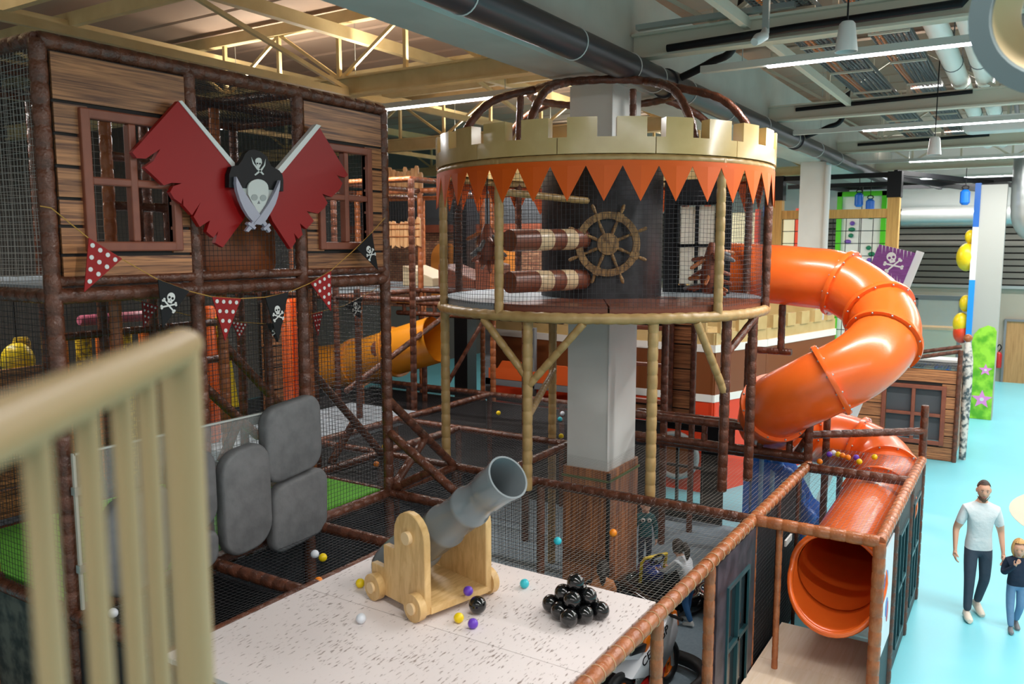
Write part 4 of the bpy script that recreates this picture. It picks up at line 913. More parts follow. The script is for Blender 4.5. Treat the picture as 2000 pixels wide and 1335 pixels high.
# soft wedges on the back deck
def wedge(name, a, b, m, lab, slope=0):
    x0, y0, z0 = a; x1, y1, z1 = b
    mb = MB(); mb.prism([(y0, z0), (y1, z0), (y1, z1), (y0, z1-slope)], x1-x0, axes((x0, 0, 0), (0, 1, 0), (0, 0, 1), (1, 0, 0))); o = mb.build(name, m, None, smooth=False, label=lab, cat='foam block', group='soft blocks on back deck'); bv = o.modifiers.new('b', 'BEVEL'); bv.width = .02; bv.segments = 2; return o
wedge('foam_wedge', (13.6, 10.5, 3.82), (14.4, 11.3, 4.25), mat('cream_foam', 'dbc8a4', .4), 'cream foam ramp on the back deck left of the turret', .25)
wedge('foam_wedge', (13.4, 9.3, 3.82), (14.2, 10.2, 4.3), M_mat_b, 'brown foam ramp on the back deck seen through the turret net', .3)
wedge('foam_wedge', (14.3, 8.8, 3.82), (15.0, 9.9, 4.15), M_mat_g, 'grey blue foam ramp behind the brown ones', .2)
wedge('foam_wedge', (13.2, 8.7, 3.82), (13.8, 9.15, 4.4), M_mat_b, 'brown foam block closest to the turret on the back deck', .1)
# brick printed wall and dark mezzanine behind
def brickmat():
    m = mat('brick_print', '9a6a52', .7); nt = m.node_tree; N = nt.nodes; L = nt.links
    tc = N.new('ShaderNodeTexCoord'); sp = N.new('ShaderNodeSeparateXYZ'); cb = N.new('ShaderNodeCombineXYZ'); L.new(tc.outputs['Object'], sp.inputs[0]); L.new(sp.outputs[1], cb.inputs[0]); L.new(sp.outputs[2], cb.inputs[1])
    bt = N.new('ShaderNodeTexBrick'); bt.inputs['Scale'].default_value = 1; bt.inputs['Brick Width'].default_value = .16; bt.inputs['Row Height'].default_value = .06; bt.inputs['Mortar Size'].default_value = .006
    bt.inputs['Color1'].default_value = (*lin('8a5a46'), 1); bt.inputs['Color2'].default_value = (*lin('b28666'), 1); bt.inputs['Mortar'].default_value = (*lin('4a3c36'), 1)
    L.new(cb.outputs[0], bt.inputs['Vector']); L.new(bt.outputs[0], N['Principled BSDF'].inputs['Base Color']); return m
M_brick = brickmat()
bk = thing('brick_print_wall', 'wall printed with bricks and arched niches behind the back deck', 'panel', (17.5, 12, 0))
mb = MB(); mb.bbox((17.4, 8.2, 3.0), (17.5, 16.5, 5.05)); mb.build('print_sheet', M_brick, bk, smooth=False)
mb = MB(); mb.bbox((17.38, 8.2, 5.05), (17.5, 16.5, 6.2)); mb.build('dark_upper_sheet', mat('slate_sheet', '3c4044', .6), bk, smooth=False)
mb = MB(); mb.bbox((17.3, 8.2, 5.0), (17.38, 16.5, 5.2)); mb.build('brown_ledge', M_frame, bk, smooth=False)
for y in (11.2, 13.0):
    arch = [(y-.45, 3.3), (y+.45, 3.3), (y+.45, 4.3)]+[(y+.45*math.cos(R(a)), 4.3+.45*math.sin(R(a))) for a in range(15, 180, 15)]+[(y-.45, 4.3)]
    mb = MB(); mb.prism(arch, .03, axes((17.39, 0, 0), (0, 1, 0), (0, 0, 1), (-1, 0, 0))); mb.build('arch_niche', mat('arch_orange', 'd98a3a', .6) if y < 12 else bpy.data.materials['arch_orange'], bk, smooth=False)
mb = MB(); mb.bbox((16.6, 11.75, 0), (17.0, 12.15, 6.8)); mb.build('steel_post', M_dark, None, smooth=False, label='dark square steel post in front of the brick print', cat='post')
# orange tunnel behind the tower
ot = thing('orange_tunnel', 'amber tube tunnel with brown patch behind the pirate tower', 'tunnel', (11.5, 10.4, 0))
tp_ = resample(spline([(11.4, 11.7, 2.3), (11.5, 10.9, 2.42), (11.5, 10.1, 2.64), (11.5, 9.3, 2.88), (11.55, 8.85, 3.02)], 8), .05)
nT = len(tp_)
for k, (a, b) in enumerate(((0, nT//3), (nT//3, 2*nT//3), (2*nT//3, nT-1))):
    mb = MB(); mb.tube(tp_[a:b+1], .42, 28, cap=False); mb.tube(tp_[a:b+1], .405, 28, cap=False); mb.build('tube_section', M_dkor, ot, ang=60)
    c = tp_[a]; t = (tp_[a+1]-tp_[a]).normalized(); u = t.orthogonal().normalized(); mb = MB(); mb.lathe([(.41, -.03), (.47, -.03), (.47, .03), (.41, .03)], axes(c, u, t.cross(u), t), 32); mb.build('flange', M_dkor if k else M_black, ot)
for p0, p1 in (((11.3, 11.0, 0), (11.3, 11.0, 2.0)), ((11.65, 9.2, 0), (11.65, 9.2, 2.75))): pole(ot, 'support', p0, p1, .05)
mb = MB(); c = tp_[2*nT//3-2]; t = (tp_[2*nT//3]-c).normalized(); u = Vector((-1, 0, .25)); u = (u-t*u.dot(t)).normalized(); mb.sphere(c+u*.30, .2, 16, 10, sc=(.7, 1, 1)); mb.build('patch', M_mat_b, ot)
# rink barrier with orange kick boards
rk = thing('rink_barrier', 'grey framed barrier with stepped orange boards beyond the net roof', 'barrier', (15, 9, 0))
mb = MB()
for y in (6.45, 7.5, 8.55, 9.62): mb.bbox((14.35, y-.07, 1.5), (14.45, y+.07, 3.0))
mb.bbox((14.35, 6.4, 1.74), (14.45, 9.7, 1.88)); mb.build('steel_frame', M_grey, rk, smooth=False)
for y in (6.5, 7.55, 8.6):
    mb = MB(); mb.prism([(y, 1.88), (y+1.0, 1.88), (y+1.0, 2.10), (y+.78, 2.10), (y+.66, 2.27), (y+.18, 2.27), (y+.06, 2.10), (y, 2.10)], .04, axes((14.38, 0, 0), (0, 1, 0), (0, 0, 1), (-1, 0, 0))); mb.build('kick_board', mat('kick_orange', 'd85a22', .4) if y < 7 else bpy.data.materials['kick_orange'], rk, smooth=False)
mb = MB(); mb.bbox((14.42, 6.9, 0), (14.5, 12.5, 1.2)); mb.build('pattern_wall', mat('gold_black_print', '7c6a3c', .6, var=(5, '26231c', .42, .58)), rk, smooth=False)
mb = MB(); mb.bbox((14.2, 6.9, 1.45), (14.5, 12.5, 1.55)); mb.build('black_ledge', M_black, rk, smooth=False)
# toys glimpsed through the tower net
def roll(a, b, r, m, lab, name='padded_roll'):
    mb = MB(); a = Vector(a); b = Vector(b); mb.tube([a, a.lerp(b, .03), a.lerp(b, .5), a.lerp(b, .97), b], [r*.8, r, r*1.02, r, r*.8], 16); return mb.build(name, m, None, label=lab, cat='roll', group='padded rolls in the tower')
M_yelmesh = mat('yellow_mesh', 'd8b41a', .5, grain=((16, 16, 30), '6a4a10', .4, .56))
for i, x in enumerate((4.55, 4.95, 5.22, 5.46, 5.72, 6.0)):
    roll((x, 9.0, 1.96), (x, 9.0, 3.72), .085, M_yelmesh if i % 2 == 0 else mat('amber_roll%d' % i, 'c8641c', .4), '%s hanging %s roll at the rear of the tower' % (('first', 'second', 'third', 'fourth', 'fifth', 'sixth')[i], 'yellow' if i % 2 == 0 else 'amber'))
roll((5.1, 8.85, 3.86), (5.9, 8.85, 3.86), .06, M_pink, 'pink padded roll lying across the rear of the tower')
mb = MB(); mb.sphere((4.4, 8.8, 3.5), .16, 18, 12, sc=(1, 1, 1.2)); mb.build('punch_ball', M_yellow, None, label='yellow hanging punch ball behind the tower corner post', cat='ball')
mb = MB(); mb.cyl((4.4, 8.8, 3.66), (4.4, 8.8, 4.3), .006, n=6); mb.build('hang_rope', M_black, tw)
for i, (x, y) in enumerate(((7.3, 9.6), (8.85, 9.8), (9.15, 9.8))):
    roll((x, y, 1.95), (x, y, 3.85), .16, M_orange, 'orange upright roll behind the pennants, %s' % ('left one', 'middle one', 'right one')[i])
mb = MB(); mb.prism([(7.5, 2.4), (7.7, 2.4), (7.5, 3.7), (7.35, 3.7)], .06, yplane(9.5)); mb.build('slant_board', M_yellow, tw, smooth=False)
mb = MB(); mb.bbox((7.0, 8.45, 1.8), (10.5, 9.9, 1.95)); mb.build('rear_deck', M_mat_g, bf, smooth=False)
pp = thing('plank_post_panel', 'narrow plank panel with small frame behind the black pennant', 'panel', (8.1, 9.2, 0))
for i in range(6):
    mb = MB(); mb.bbox((7.93, 9.17, 1.97+i*.32), (8.28, 9.2, 2.27+i*.32)); mb.build('plank', M_plankL, pp, smooth=False)
mb = MB(); mb.bbox((7.9, 9.2, 0), (8.31, 9.22, 3.9)); mb.build('backing', M_gap, pp, smooth=False)
yl = thing('yellow_dot_board', 'yellow board with blue dots inside the tower', 'board', (6.5, 9.1, 1.95))
mb = MB(); mb.bbox((6.42, 9.1, 1.96), (6.62, 9.13, 3.6)); mb.build('board', M_yellow, yl, smooth=False)
for z in (3.0, 2.55):
    mb = MB(); mb.cyl((6.52, 9.06, z), (6.52, 9.1, z), .05, n=14); mb.build('dot', M_blue, yl)
# ------------------------------------------------------------- right background
tf = thing('timber_climbing_frame', 'timber post frame with black rope grid behind the slide', 'climbing frame', (22.4, 4.4, 0))
for y in (5.76, 2.94):
    mb = MB(); mb.bbox((22.27, y-.137, 0), (22.54, y+.137, 5.84)); mb.build('post', M_wood, tf, smooth=False)
    mb = MB(); mb.bbox((22.24, y-.16, 5.84), (22.57, y+.16, 6.47)); mb.build('black_cap', M_black, tf, smooth=False)
mb = MB(); mb.bbox((22.3, 3.08, 5.35), (22.47, 5.62, 5.57)); mb.build('beam', M_wood, tf, smooth=False)
net(tf, (22.4, 3.08, .3), (0, 2.54, 0), (0, 0, 5.05), name='rope_grid', cell=.31, r=.011, m=M_black, wob=.003)
for (a, b) in (((22.4, 2.94, 6.4), (22.4, 5.76, 6.4)), ((22.4, 2.94, 6.4), (30, 2.6, 6.5)), ((22.4, 5.76, 6.4), (30, 5.4, 6.5)), ((22.4, 5.76, 6.2), (19.2, 8.4, 5.9)), ((30, -.2, 6.5), (30, 6.5, 6.6)), ((26, -.2, 6.42), (26, 6.4, 6.42)), ((22.4, 2.94, 6.45), (27.5, .2, 6.3)), ((22.4, 2.94, 6.3), (28, 1.2, 6.25))):
    mb = MB(); mb.beam(a, b, .1, .12); mb.build('black_truss_bar', M_black, tf, smooth=False)
cw = thing('climbing_wall', 'white climbing wall in a lime green frame with green and purple holds', 'climbing wall', (27, 4.4, 0))
mb = MB(); mb.bbox((27.0, 3.87, 0), (27.1, 4.99, 6.15)); mb.build('white_board', M_creamlt, cw, smooth=False)
M_lime = mat('lime_green', '55c81e', .4); M_hg = mat('hold_green', '0f7a54', .45); M_hp = mat('hold_purple', '7a4fae', .45)
for a, b in (((26.88, 4.99, 0), (27.1, 5.13, 6.28)), ((26.88, 3.73, 0), (27.1, 3.87, 6.28)), ((26.88, 3.73, 6.14), (27.1, 5.13, 6.28))):
    mb = MB(); mb.bbox(a, b); mb.build('green_frame', M_lime, cw, smooth=False)
rnd = random.Random(4)
for i in range(22):
    y = 4.0+.85*rnd.random(); z = 2.0+i*.185
    mb = MB(); mb.sphere((26.97, y, z), .085, 10, 6, sc=(.7, 1.2 if i % 2 else .9, .8)); mb.build('hold', M_hg if i % 3 else M_hp, cw)
mb = MB(); mb.cyl((26.8, 4.4, 6.5), (26.8, 4.4, .2), .012, n=6); mb.build('belay_rope', M_black, cw)
def belay(p, lab):
    t = thing('auto_belay', lab, 'belay device', p, 'belay devices'); p = Vector(p)
    mb = MB(); mb.tube([p, p+Vector((0, 0, .06)), p+Vector((0, 0, .34)), p+Vector((0, 0, .4))], [.07, .12, .12, .06], 14); mb.build('blue_case', M_blue, t)
    mb = MB(); mb.tube([p+Vector((0, .08*math.cos(a), .45+.05*math.sin(a))) for a in [2*math.pi*k/10 for k in range(10)]], .015, 6, closed=True); mb.build('shackle', M_black, t)
    mb = MB(); mb.cyl(p+Vector((0, 0, .5)), p+Vector((0, 0, .95)), .01, n=6); mb.build('webbing', M_black, t)
belay((26.0, 4.36, 5.78), 'blue belay case at the left top of the green framed wall'); belay((26.0, 4.05, 5.6), 'blue belay case at the right top of the green framed wall')
belay((22.9, 6.15, 5.4), 'blue belay case left of the first timber post'); belay((24.8, 1.56, 5.72), 'belay case hanging beside the blue and white pillar')
for i, (y, m) in enumerate(((6.25, M_creamlt), (7.5, M_creamlt))):
    t = thing('climbing_tower', ('cream climbing tower with orange edge left of the first timber post', 'cream climbing tower with orange edge half hidden by the turret')[i], 'climbing wall', (26.5, y, 0), 'cream climbing towers')
    mb = MB(); mb.bbox((26.5, y, 0), (26.7, y+.85, 5.7)); mb.build('board', mat('ivory_wall', 'e6dcb8', .5) if i == 0 else bpy.data.materials['ivory_wall'], t, smooth=False)
    mb = MB(); mb.bbox((26.45, y-.12, 0), (26.7, y, 5.8)); mb.build('orange_edge', M_hullr, t, smooth=False)
# painted pillar
pl_ = thing('painted_pillar', 'tall pillar with blue and white side and lime jungle print', 'pillar', (25.4, 1.0, 0))
mb = MB(); mb.bbox((25.2, .62, 0), (25.9, 1.22, 6.25)); mb.build('pillar_core', mat('pillar_grey', 'a8a8a2', .6), pl_, smooth=False)
for z0, z1, m in ((0, 3.75, mat('azure', '1a8fe0', .4)), (3.75, 5.15, M_white), (5.15, 6.3, mat('deep_blue', '1659a8', .4))):
    mb = MB(); mb.bbox((25.16, 1.22, z0), (25.9, 1.36, z1)); mb.build('side_board', m, pl_, smooth=False)
M_jung = mat('jungle_print', '9ad83a', .4, var=(3.2, '5aa81e', .4, .6))
pr = [(.64, 0.01), (1.2, .01), (1.2, 2.1), (1.16, 2.3), (1.05, 2.45), (.85, 2.55), (.7, 2.5), (.64, 2.4)]
mb = MB(); mb.prism(pr, .012, axes((25.2, 0, 0), (0, 1, 0), (0, 0, 1), (-1, 0, 0))); jp = mb.build('jungle_print', M_jung, pl_, smooth=False)
for cy, cz, s in ((.88, .55, .26), (.84, 1.35, .17)):
    f = []
    for k in range(10): a = R(90+36*k); r_ = s if k % 2 == 0 else s*.42; f.append((cy+r_*math.cos(a), cz+r_*math.sin(a)))
    mb = MB(); mb.prism(f, .006, axes((25.186, 0, 0), (0, 1, 0), (0, 0, 1), (-1, 0, 0))); fo = mb.build('pink_flower', mat('flower_pink', 'e08ad0', .5) if s > .2 else bpy.data.materials['flower_pink'], jp, smooth=False)
    mb = MB(); mb.prism(circle(10, s*.2, cy, cz), .004, axes((25.18, 0, 0), (0, 1, 0), (0, 0, 1), (-1, 0, 0))); mb.build('flower_centre', M_white, fo, smooth=False)
for z, r_, m, y in ((4.9, .16, M_yellow, 1.42), (4.35, .33, M_yellow, 1.46), (3.1, .2, M_yellow, 1.42), (2.55, .26, M_yellow, 1.5), (2.3, .26, M_hullr, 1.48)):
    mb = MB(); mb.sphere((25.45, y, z), r_, 16, 12, sc=(1, .8, 1.15)); mb.build('climbing_knob', m, pl_)
# plank play house
hs = thing('plank_house', 'small plank play house with red brown window by the blue floor', 'play house', (0, 0, 0))
plank_panel(hs, 0, 2.0, 0, 2.0, .62, 1.72, .42, 1.55, 0, [0, .3, .55, .85, 1.15, 1.42, 1.7, 2.0], bars=(1, 1), fw=.09)
mb = MB(); mb.bbox((.62, .04, .42), (1.72, .05, 1.55)); mb.build('dark_net_pane', mat('dark_grey_net', '4a4c50', .8), hs, smooth=False)
mb = MB(); mb.bbox((1.98, .02, 0), (2.0, 1.9, 2.0)); mb.build('side_sheet', M_gap, hs, smooth=False)
for i in range(7):
    z = [0, .3, .55, .85, 1.15, 1.42, 1.7, 2.0]; mb = MB(); mb.bbox((2.0, .0, z[i]+.012), (2.022, 1.9, z[i+1]-.012)); mb.build('side_plank', M_plankL, hs, smooth=False)
pole(hs, 'corner_post', (2.03, -.03, 0), (2.03, -.03, 2.45), .05); pole(hs, 'corner_post', (2.03, 1.9, 0), (2.03, 1.9, 2.0), .05)
net(hs, (0, 0, 2.02), (2.0, 0, 0), (0, 1.2, 0), cell=.06, r=.004)
mb = MB(); mb.bbox((0, 1.25, 1.95), (1.98, 1.85, 2.06)); mb.build('white_roof_slab', M_white, hs, smooth=False)
pole(hs, 'roof_rail', (2.03, .02, 2.42), (.2, .02, 1.95+.05), .045); pole(hs, 'roof_rail', (2.03, .25, 2.5), (.2, .25, 2.1), .045)
hs.location = (19.85, 3.17, 0); hs.rotation_euler = (0, 0, R(-90))
wpst = thing('wrapped_mast', 'mottled white and brown wrapped mast at the plank house corner', 'mast', (20.2, 1.02, 0))
mb = MB(); mb.tube([(20.2, 1.0, 0), (20.2, 1.0, 1.6), (20.2, 1.02, 2.2), (20.2, 1.03, 2.6)], [.07, .1, .11, .06], 12); mb.build('wrap', mat('mottled_wrap', 'd8d4cc', .4, var=(9, '4a5a60', .42, .56)), wpst)
mb = MB(); mb.sphere((20.2, 1.04, 2.68), .09, 12, 8); mb.build('knob', M_brown_lit, wpst)
# purple pirate flag
pfl = thing('purple_pirate_flag', 'purple pirate flag with white skull on a white leaning pole', 'flag', (15.0, 2.9, 0))
mb = MB(); mb.beam((15, 2.98, 0), (15, 1.535, 4.58), .03, .12, up=(0, 1, 0)); mb.build('pole', M_white, pfl, smooth=False)
fp = [(2.16, 4.70), (1.60, 4.555), (1.77, 4.03), (1.9, 4.07), (1.93, 4.12), (2.0, 4.11), (2.08, 4.18), (2.2, 4.2), (2.30, 4.27)]
mb = MB(); mb.prism(fp, .03, axes((14.97, 0, 0), (0, 1, 0), (0, 0, 1), (-1, 0, 0))); fc = mb.build('cloth', M_purple, pfl, smooth=False)
skull2d(axes((14.938, 1.94, 4.42), (0, -.966, .26), (0, .26, .966), (-1, 0, 0)), .26, fc, M_white, M_purple)
mb = MB()
for i in range(10):
    y = 1.66+i*.055; z = 4.56+(y-1.6)*.25; mb.prism([(y, z), (y+.012, z), (y+.008, z-.07-.04*(i % 3))], .034, axes((14.97, 0, 0), (0, 1, 0), (0, 0, 1), (-1, 0, 0)))
    y2 = 1.8+i*.045; z2 = 4.07+(y2-1.8)*.42; mb.prism([(y2, z2-.02), (y2+.012, z2-.02), (y2+.01, z2+.06+.04*(i % 2))], .034, axes((14.97, 0, 0), (0, 1, 0), (0, 0, 1), (-1, 0, 0)))
mb.build('frayed_print', M_white, fc, smooth=False)
# glass room at the far end
gr_ = thing('glass_room', 'glazed room front with grey posts before the ribbed wall', 'glass partition', (29, 3, 0))
mb = MB()
for y in (1.75, 3.0, 4.6, 6.4): mb.bbox((28.95, y-.05, 0), (29.05, y+.05, 3.0))
mb.bbox((28.95, 1.7, 2.95), (29.05, 6.5, 3.1)); mb.build('frame', M_grey, gr_, smooth=False)
for a, b in ((1.8, 2.95), (3.05, 4.55), (4.65, 6.35)):
    mb = MB(); mb.bbox((28.99, a, .05), (29.01, b, 2.95)); p = mb.build('pane', mat('room_glass', 'd0dcdc', .05, alpha=.22) if a < 2 else bpy.data.materials['room_glass'], gr_, smooth=False)
    for k in range(3):
        mb = MB(); y = a+.25+k*.32; mb.tube([(28.97, y+.14*math.cos(t)*(1-t/8), .85+.1*math.sin(t)+.05*k) for t in [i*.4 for i in range(12)]], .035, 6); mb.build('wave_print', M_blue if a < 2 else M_teal, p)
ct = thing('counter', 'cream counter behind the far glass front', 'counter', (30.5, 3, 0))
mb = MB(); mb.bbox((30.3, 1.8, 0), (30.8, 3.6, 1.9)); mb.build('body', mat('cream_counter', 'd8c8a2', .5), ct, smooth=False)
mb = MB(); mb.bbox((30.2, 1.7, 1.9), (30.9, 3.7, 1.98)); mb.build('top', M_wood, ct, smooth=False)
for i, y in enumerate((2.2, 3.0)):
    t = thing('blue_chair', ('blue shell chair by the counter, nearer the pillar', 'blue shell chair by the counter, nearer the slide')[i], 'chair', (29.6, y, 0), 'blue chairs')
    mb = MB(); mb.bbox((29.4, y-.25, .42), (29.85, y+.25, .5)); mb.build('seat', mat('petrol', '2c6a86', .4) if i == 0 else bpy.data.materials['petrol'], t, smooth=False)
    mb = MB(); mb.bbox((29.8, y-.25, .5), (29.88, y+.25, 1.0)); mb.build('backrest', bpy.data.materials['petrol'], t, smooth=False)
    for dx in (29.44, 29.8):
        for dy in (-.2, .2):
            mb = MB(); mb.cyl((dx, y+dy, 0), (dx, y+dy, .42), .02, n=8); mb.build('leg', M_galv, t)
ex = thing('fire_extinguisher', 'red fire extinguisher on the far wall beside the wooden door', 'fire extinguisher', (32.4, .72, .5))
mb = MB(); mb.lathe([(0, .5), (.09, .5), (.1, .54), (.1, .95), (.06, 1.03), (.03, 1.05), (0, 1.05)], Matrix.Translation((32.42, .72, 0)), 16); mb.build('cylinder', mat('fire_red', 'b8201c', .3), ex)
mb = MB(); mb.tube(spline([(32.42, .72, 1.06), (32.4, .66, 1.2), (32.4, .72, 1.3), (32.4, .8, 1.15), (32.42, .8, .9)], 5), .02, 8); mb.build('hose', M_black, ex)
# ducts
def duct(pts, r, lab, m=None, name='air_duct'):
    t = thing(name, lab, 'duct', tuple(pts[0])); P_ = resample(pts, .08)
    mb = MB(); mb.tube(P_, [r*(1.012 if i % 3 == 0 else 1) for i in range(len(P_))], 24, cap=True); mb.build('pipe', m or M_galv, t, ang=60)
    return t
duct([(30.6, .2, 5.6), (30.6, 3.75, 5.6)], .32, 'galvanised spiral duct along the ribbed wall')
d2 = duct(spline([(25.5, -1.6, 5.1), (25.5, -.3, 5.1), (25.5, .02, 5.25), (25.5, .12, 5.7), (25.5, .12, 7.0)], 6), .42, 'fat galvanised duct elbow at the right edge')
hp = thing('hanging_hoop', 'large grey hoop with cream inside hanging near the ceiling top right', 'duct', (4.0, -.05, 5.6))
hd = (Vector((0, 0, 4.7))-Vector((4.0, -.05, 5.62))).normalized(); hu = Vector((0, 1, 0)); hu = (hu-hd*hu.dot(hd)).normalized(); Mh = axes((4.0, -.05, 5.62), hu, hd.cross(hu), hd)
mb = MB(); mb.lathe([(.335, -.1), (.33, .03), (.255, .03), (.245, .0)], Mh, 48); mb.build('grey_rim', mat('hoop_grey', '6c787a', .5), hp)
mb = MB(); mb.lathe([(.245, .0), (.15, -.10), (.148, -.12), (.25, -.02)], Mh, 48); mb.build('cream_lining', mat('hoop_cream', 'd9bf92', .5), hp)
mb = MB(); mb.cyl((4.0, -.05, 5.95), (4.0, -.05, 8.3), .02, n=8); mb.build('hanger', M_galv, hp)
# ------------------------------------------------------------- services under the right roof
dp = thing('drain_pipe', 'thick black drain pipe with pale clamps along the concrete beam', 'pipe', (12, 4.2, 6.6))
mb = MB(); mb.cyl((-6, 4.2, 6.79), (32, 4.2, 6.79), .165, n=28); mb.build('pipe', M_blackpipe, dp)
for x in (5.9, 7.9, 9.3, 10.1, 10.45, 11.2, 13, 15, 17.2, 19.4, 21.6):
    mb = MB(); mb.tube([(x, 4.2+.17*math.cos(a), 6.79+.17*math.sin(a)) for a in [2*math.pi*k/24 for k in range(24)]], .007, 6, closed=True); mb.build('clamp', M_white, dp)
for x in (10.6, 17.6):
    mb = MB(); mb.cyl((x-.16, 4.2, 6.79), (x+.16, 4.2, 6.79), .19, n=28); mb.build('coupling', M_blackpipe, dp)
    mb = MB(); mb.tube(spline([(x-.1, 4.0, 6.85), (x-.1, 3.6, 7.0), (x-.1, 3.3, 7.2), (x-.1, 3.2, 8.2)], 6), .05, 10); mb.build('branch', M_black, dp)
for i, (y, z, w, x0, x1, lab) in enumerate(((2.55, 7.38, .62, 4, 24, 'nearest the concrete beam'), (1.75, 7.45, .5, 4, 26, 'next to the white pipes'))):
    ctr_ = thing('cable_tray', 'wire mesh cable tray with grey and orange cables, '+lab, 'cable tray', (12, y, z), 'cable trays')
    mb = MB(); wires(mb, (x0, y-w/2, z), (x1-x0, 0, 0), (0, w, 0), cell=.085, r=.004, wob=0, seg=1)
    for s in (-1, 1): mb.bbox((x0, y+s*w/2-.006, z), (x1, y+s*w/2+.006, z+.06))
    mb.build('mesh', M_tray, ctr_, smooth=False)
    for k in range(9):
        yy = y-w*.42+k*w*.105; m = mat('orange_cable', 'e0752a', .5) if (i, k) == (0, 6) else (bpy.data.materials.get('orange_cable') if (k in (6, 7) and i == 0) or (k in (7, 8) and i == 1) else M_blackpipe)
        mb = MB(); mb.tube([(x0+(x1-x0)*t/16, yy+.02*math.sin(t*1.7+k), z+.02) for t in range(17)], .022, 6); mb.build('cable', m or M_blackpipe, ctr_)
    for x in range(int(x0), int(x1), 2):
        mb = MB(); mb.bbox((x-.02, y-w/2, z-.03), (x+.02, y+w/2, z)); mb.bbox((x-.01, y+w/2-.01, z), (x+.01, y+w/2+.01, 8.34)); mb.build('bracket', M_steelw, ctr_, smooth=False)
mb = MB(); mb.bbox((4, 2.92, 7.18), (16.2, 3.0, 7.3)); mb.build('edge_beam', M_steelw, None, smooth=False, label='pale beam edging the cable tray beside the concrete beam', cat='beam')
for y, lab in ((1.22, 'left'), (.85, 'right')):
    ip = thing('insulated_pipe', '%s of the two white insulated pipes under the roof' % lab, 'pipe', (14, y, 7.4), 'insulated pipes')
    mb = MB(); mb.cyl((4, y, 7.5), (27, y, 7.5), .14, n=20); mb.build('jacket', M_creamlt, ip)
    for x in (8, 9.5, 11.2, 13, 14.8, 16.6, 18.6, 20.6):
        mb = MB(); mb.tube([(x, y+.145*math.cos(a), 7.5+.145*math.sin(a)) for a in [2*math.pi*k/18 for k in range(18)]], .008, 6, closed=True); mb.cyl((x, y, 7.64), (x, y, 8.34), .01, n=6); mb.build('band', M_grey, ip)
for i, y in enumerate((.45, .25, .0, -.25)):
    mb = MB(); mb.cyl((4, y, 7.55), (27, y, 7.55), .05, n=10); mb.build('service_pipe', M_blackpipe, None, label='thin dark service pipe right of the white pipes, number %s' % ('one', 'two', 'three', 'four')[i], cat='pipe', group='service pipes')
mb = MB(); mb.tube([(9.75, 3.9, 7.06), (9.75, 2.4, 7.1), (9.75, .75, 7.12), (9.75, .72, 7.16), (9.75, .7, 7.7)], .045, 10); mb.build('conduit', M_black, None, label='black conduit bent upward along the turret side truss', cat='conduit')
mb = MB(); mb.bbox((9.7, 2.4, 7.32), (9.8, 4.3, 7.38)); mb.build('cable_channel', M_galv, None, smooth=False, label='galvanised channel with cable ties above the black conduit', cat='channel')
st = thing('camera_mount', 'galvanised drop strut holding a small security camera', 'camera mount', (8.5, 2.37, 6.7))
mb = MB(); mb.bbox((8.47, 2.34, 6.78), (8.53, 2.40, 8.4)); mb.build('strut', M_galv, st, smooth=False)
mb = MB(); mb.tube([(8.5, 2.37, 6.82), (8.45, 2.37, 6.74), (8.36, 2.4, 6.70), (8.3, 2.42, 6.66)], [.03, .05, .055, .04], 12); mb.build('camera_body', M_white, st)
def pendant(p, lab, s=1.):
    t = thing('pendant_lamp', lab, 'lamp', p, 'white pendant lamps'); p = Vector(p)
    mb = MB(); mb.lathe([(.0, .26*s), (.05*s, .26*s), (.068*s, .24*s), (.098*s, 0), (.09*s, 0), (.06*s, .22*s)], Matrix.Translation(p), 24); mb.build('shade', M_white, t)
    mb = MB(); mb.cyl(p+Vector((0, 0, .26*s)), (p.x, p.y, 8.36), .008, n=6); mb.build('cord', M_black, t)
pendant((8.0, 1.51, 6.40), 'larger white pendant lamp hanging top right'); pendant((15.0, 1.42, 6.12), 'smaller white pendant lamp farther back', 1.1)
for i, (a, b) in enumerate((((16.2, 3.9, 7.2), (16.1, 1.0, 7.24)), ((22.7, 3.9, 7.2), (22.6, 1.0, 7.24)))):
    mb = MB(); mb.cyl(a, b, .035, n=8); mb.build('conduit', M_black, None, label='black conduit clipped to the %s pale truss' % ('second', 'third')[i], cat='conduit')
bg = thing('vent_plenum', 'white rounded ceiling vent duct hanging on the far right', 'duct', (19, .6, 6.9))
mb = MB(); pillow(mb, rrect(-2.2, 6.85, 1.3, 7.15, .14), .5, .05, axes((19, 0, 0), (0, 1, 0), (0, 0, 1), (-1, 0, 0))); mb.build('casing', M_white, bg, ang=50)
mb = MB(); mb.cyl((18.8, .5, 7.15), (18.8, .5, 8.4), .02, n=8); mb.cyl((18.8, -1.5, 7.15), (18.8, -1.5, 8.4), .02, n=8); mb.build('hanger', M_galv, bg)
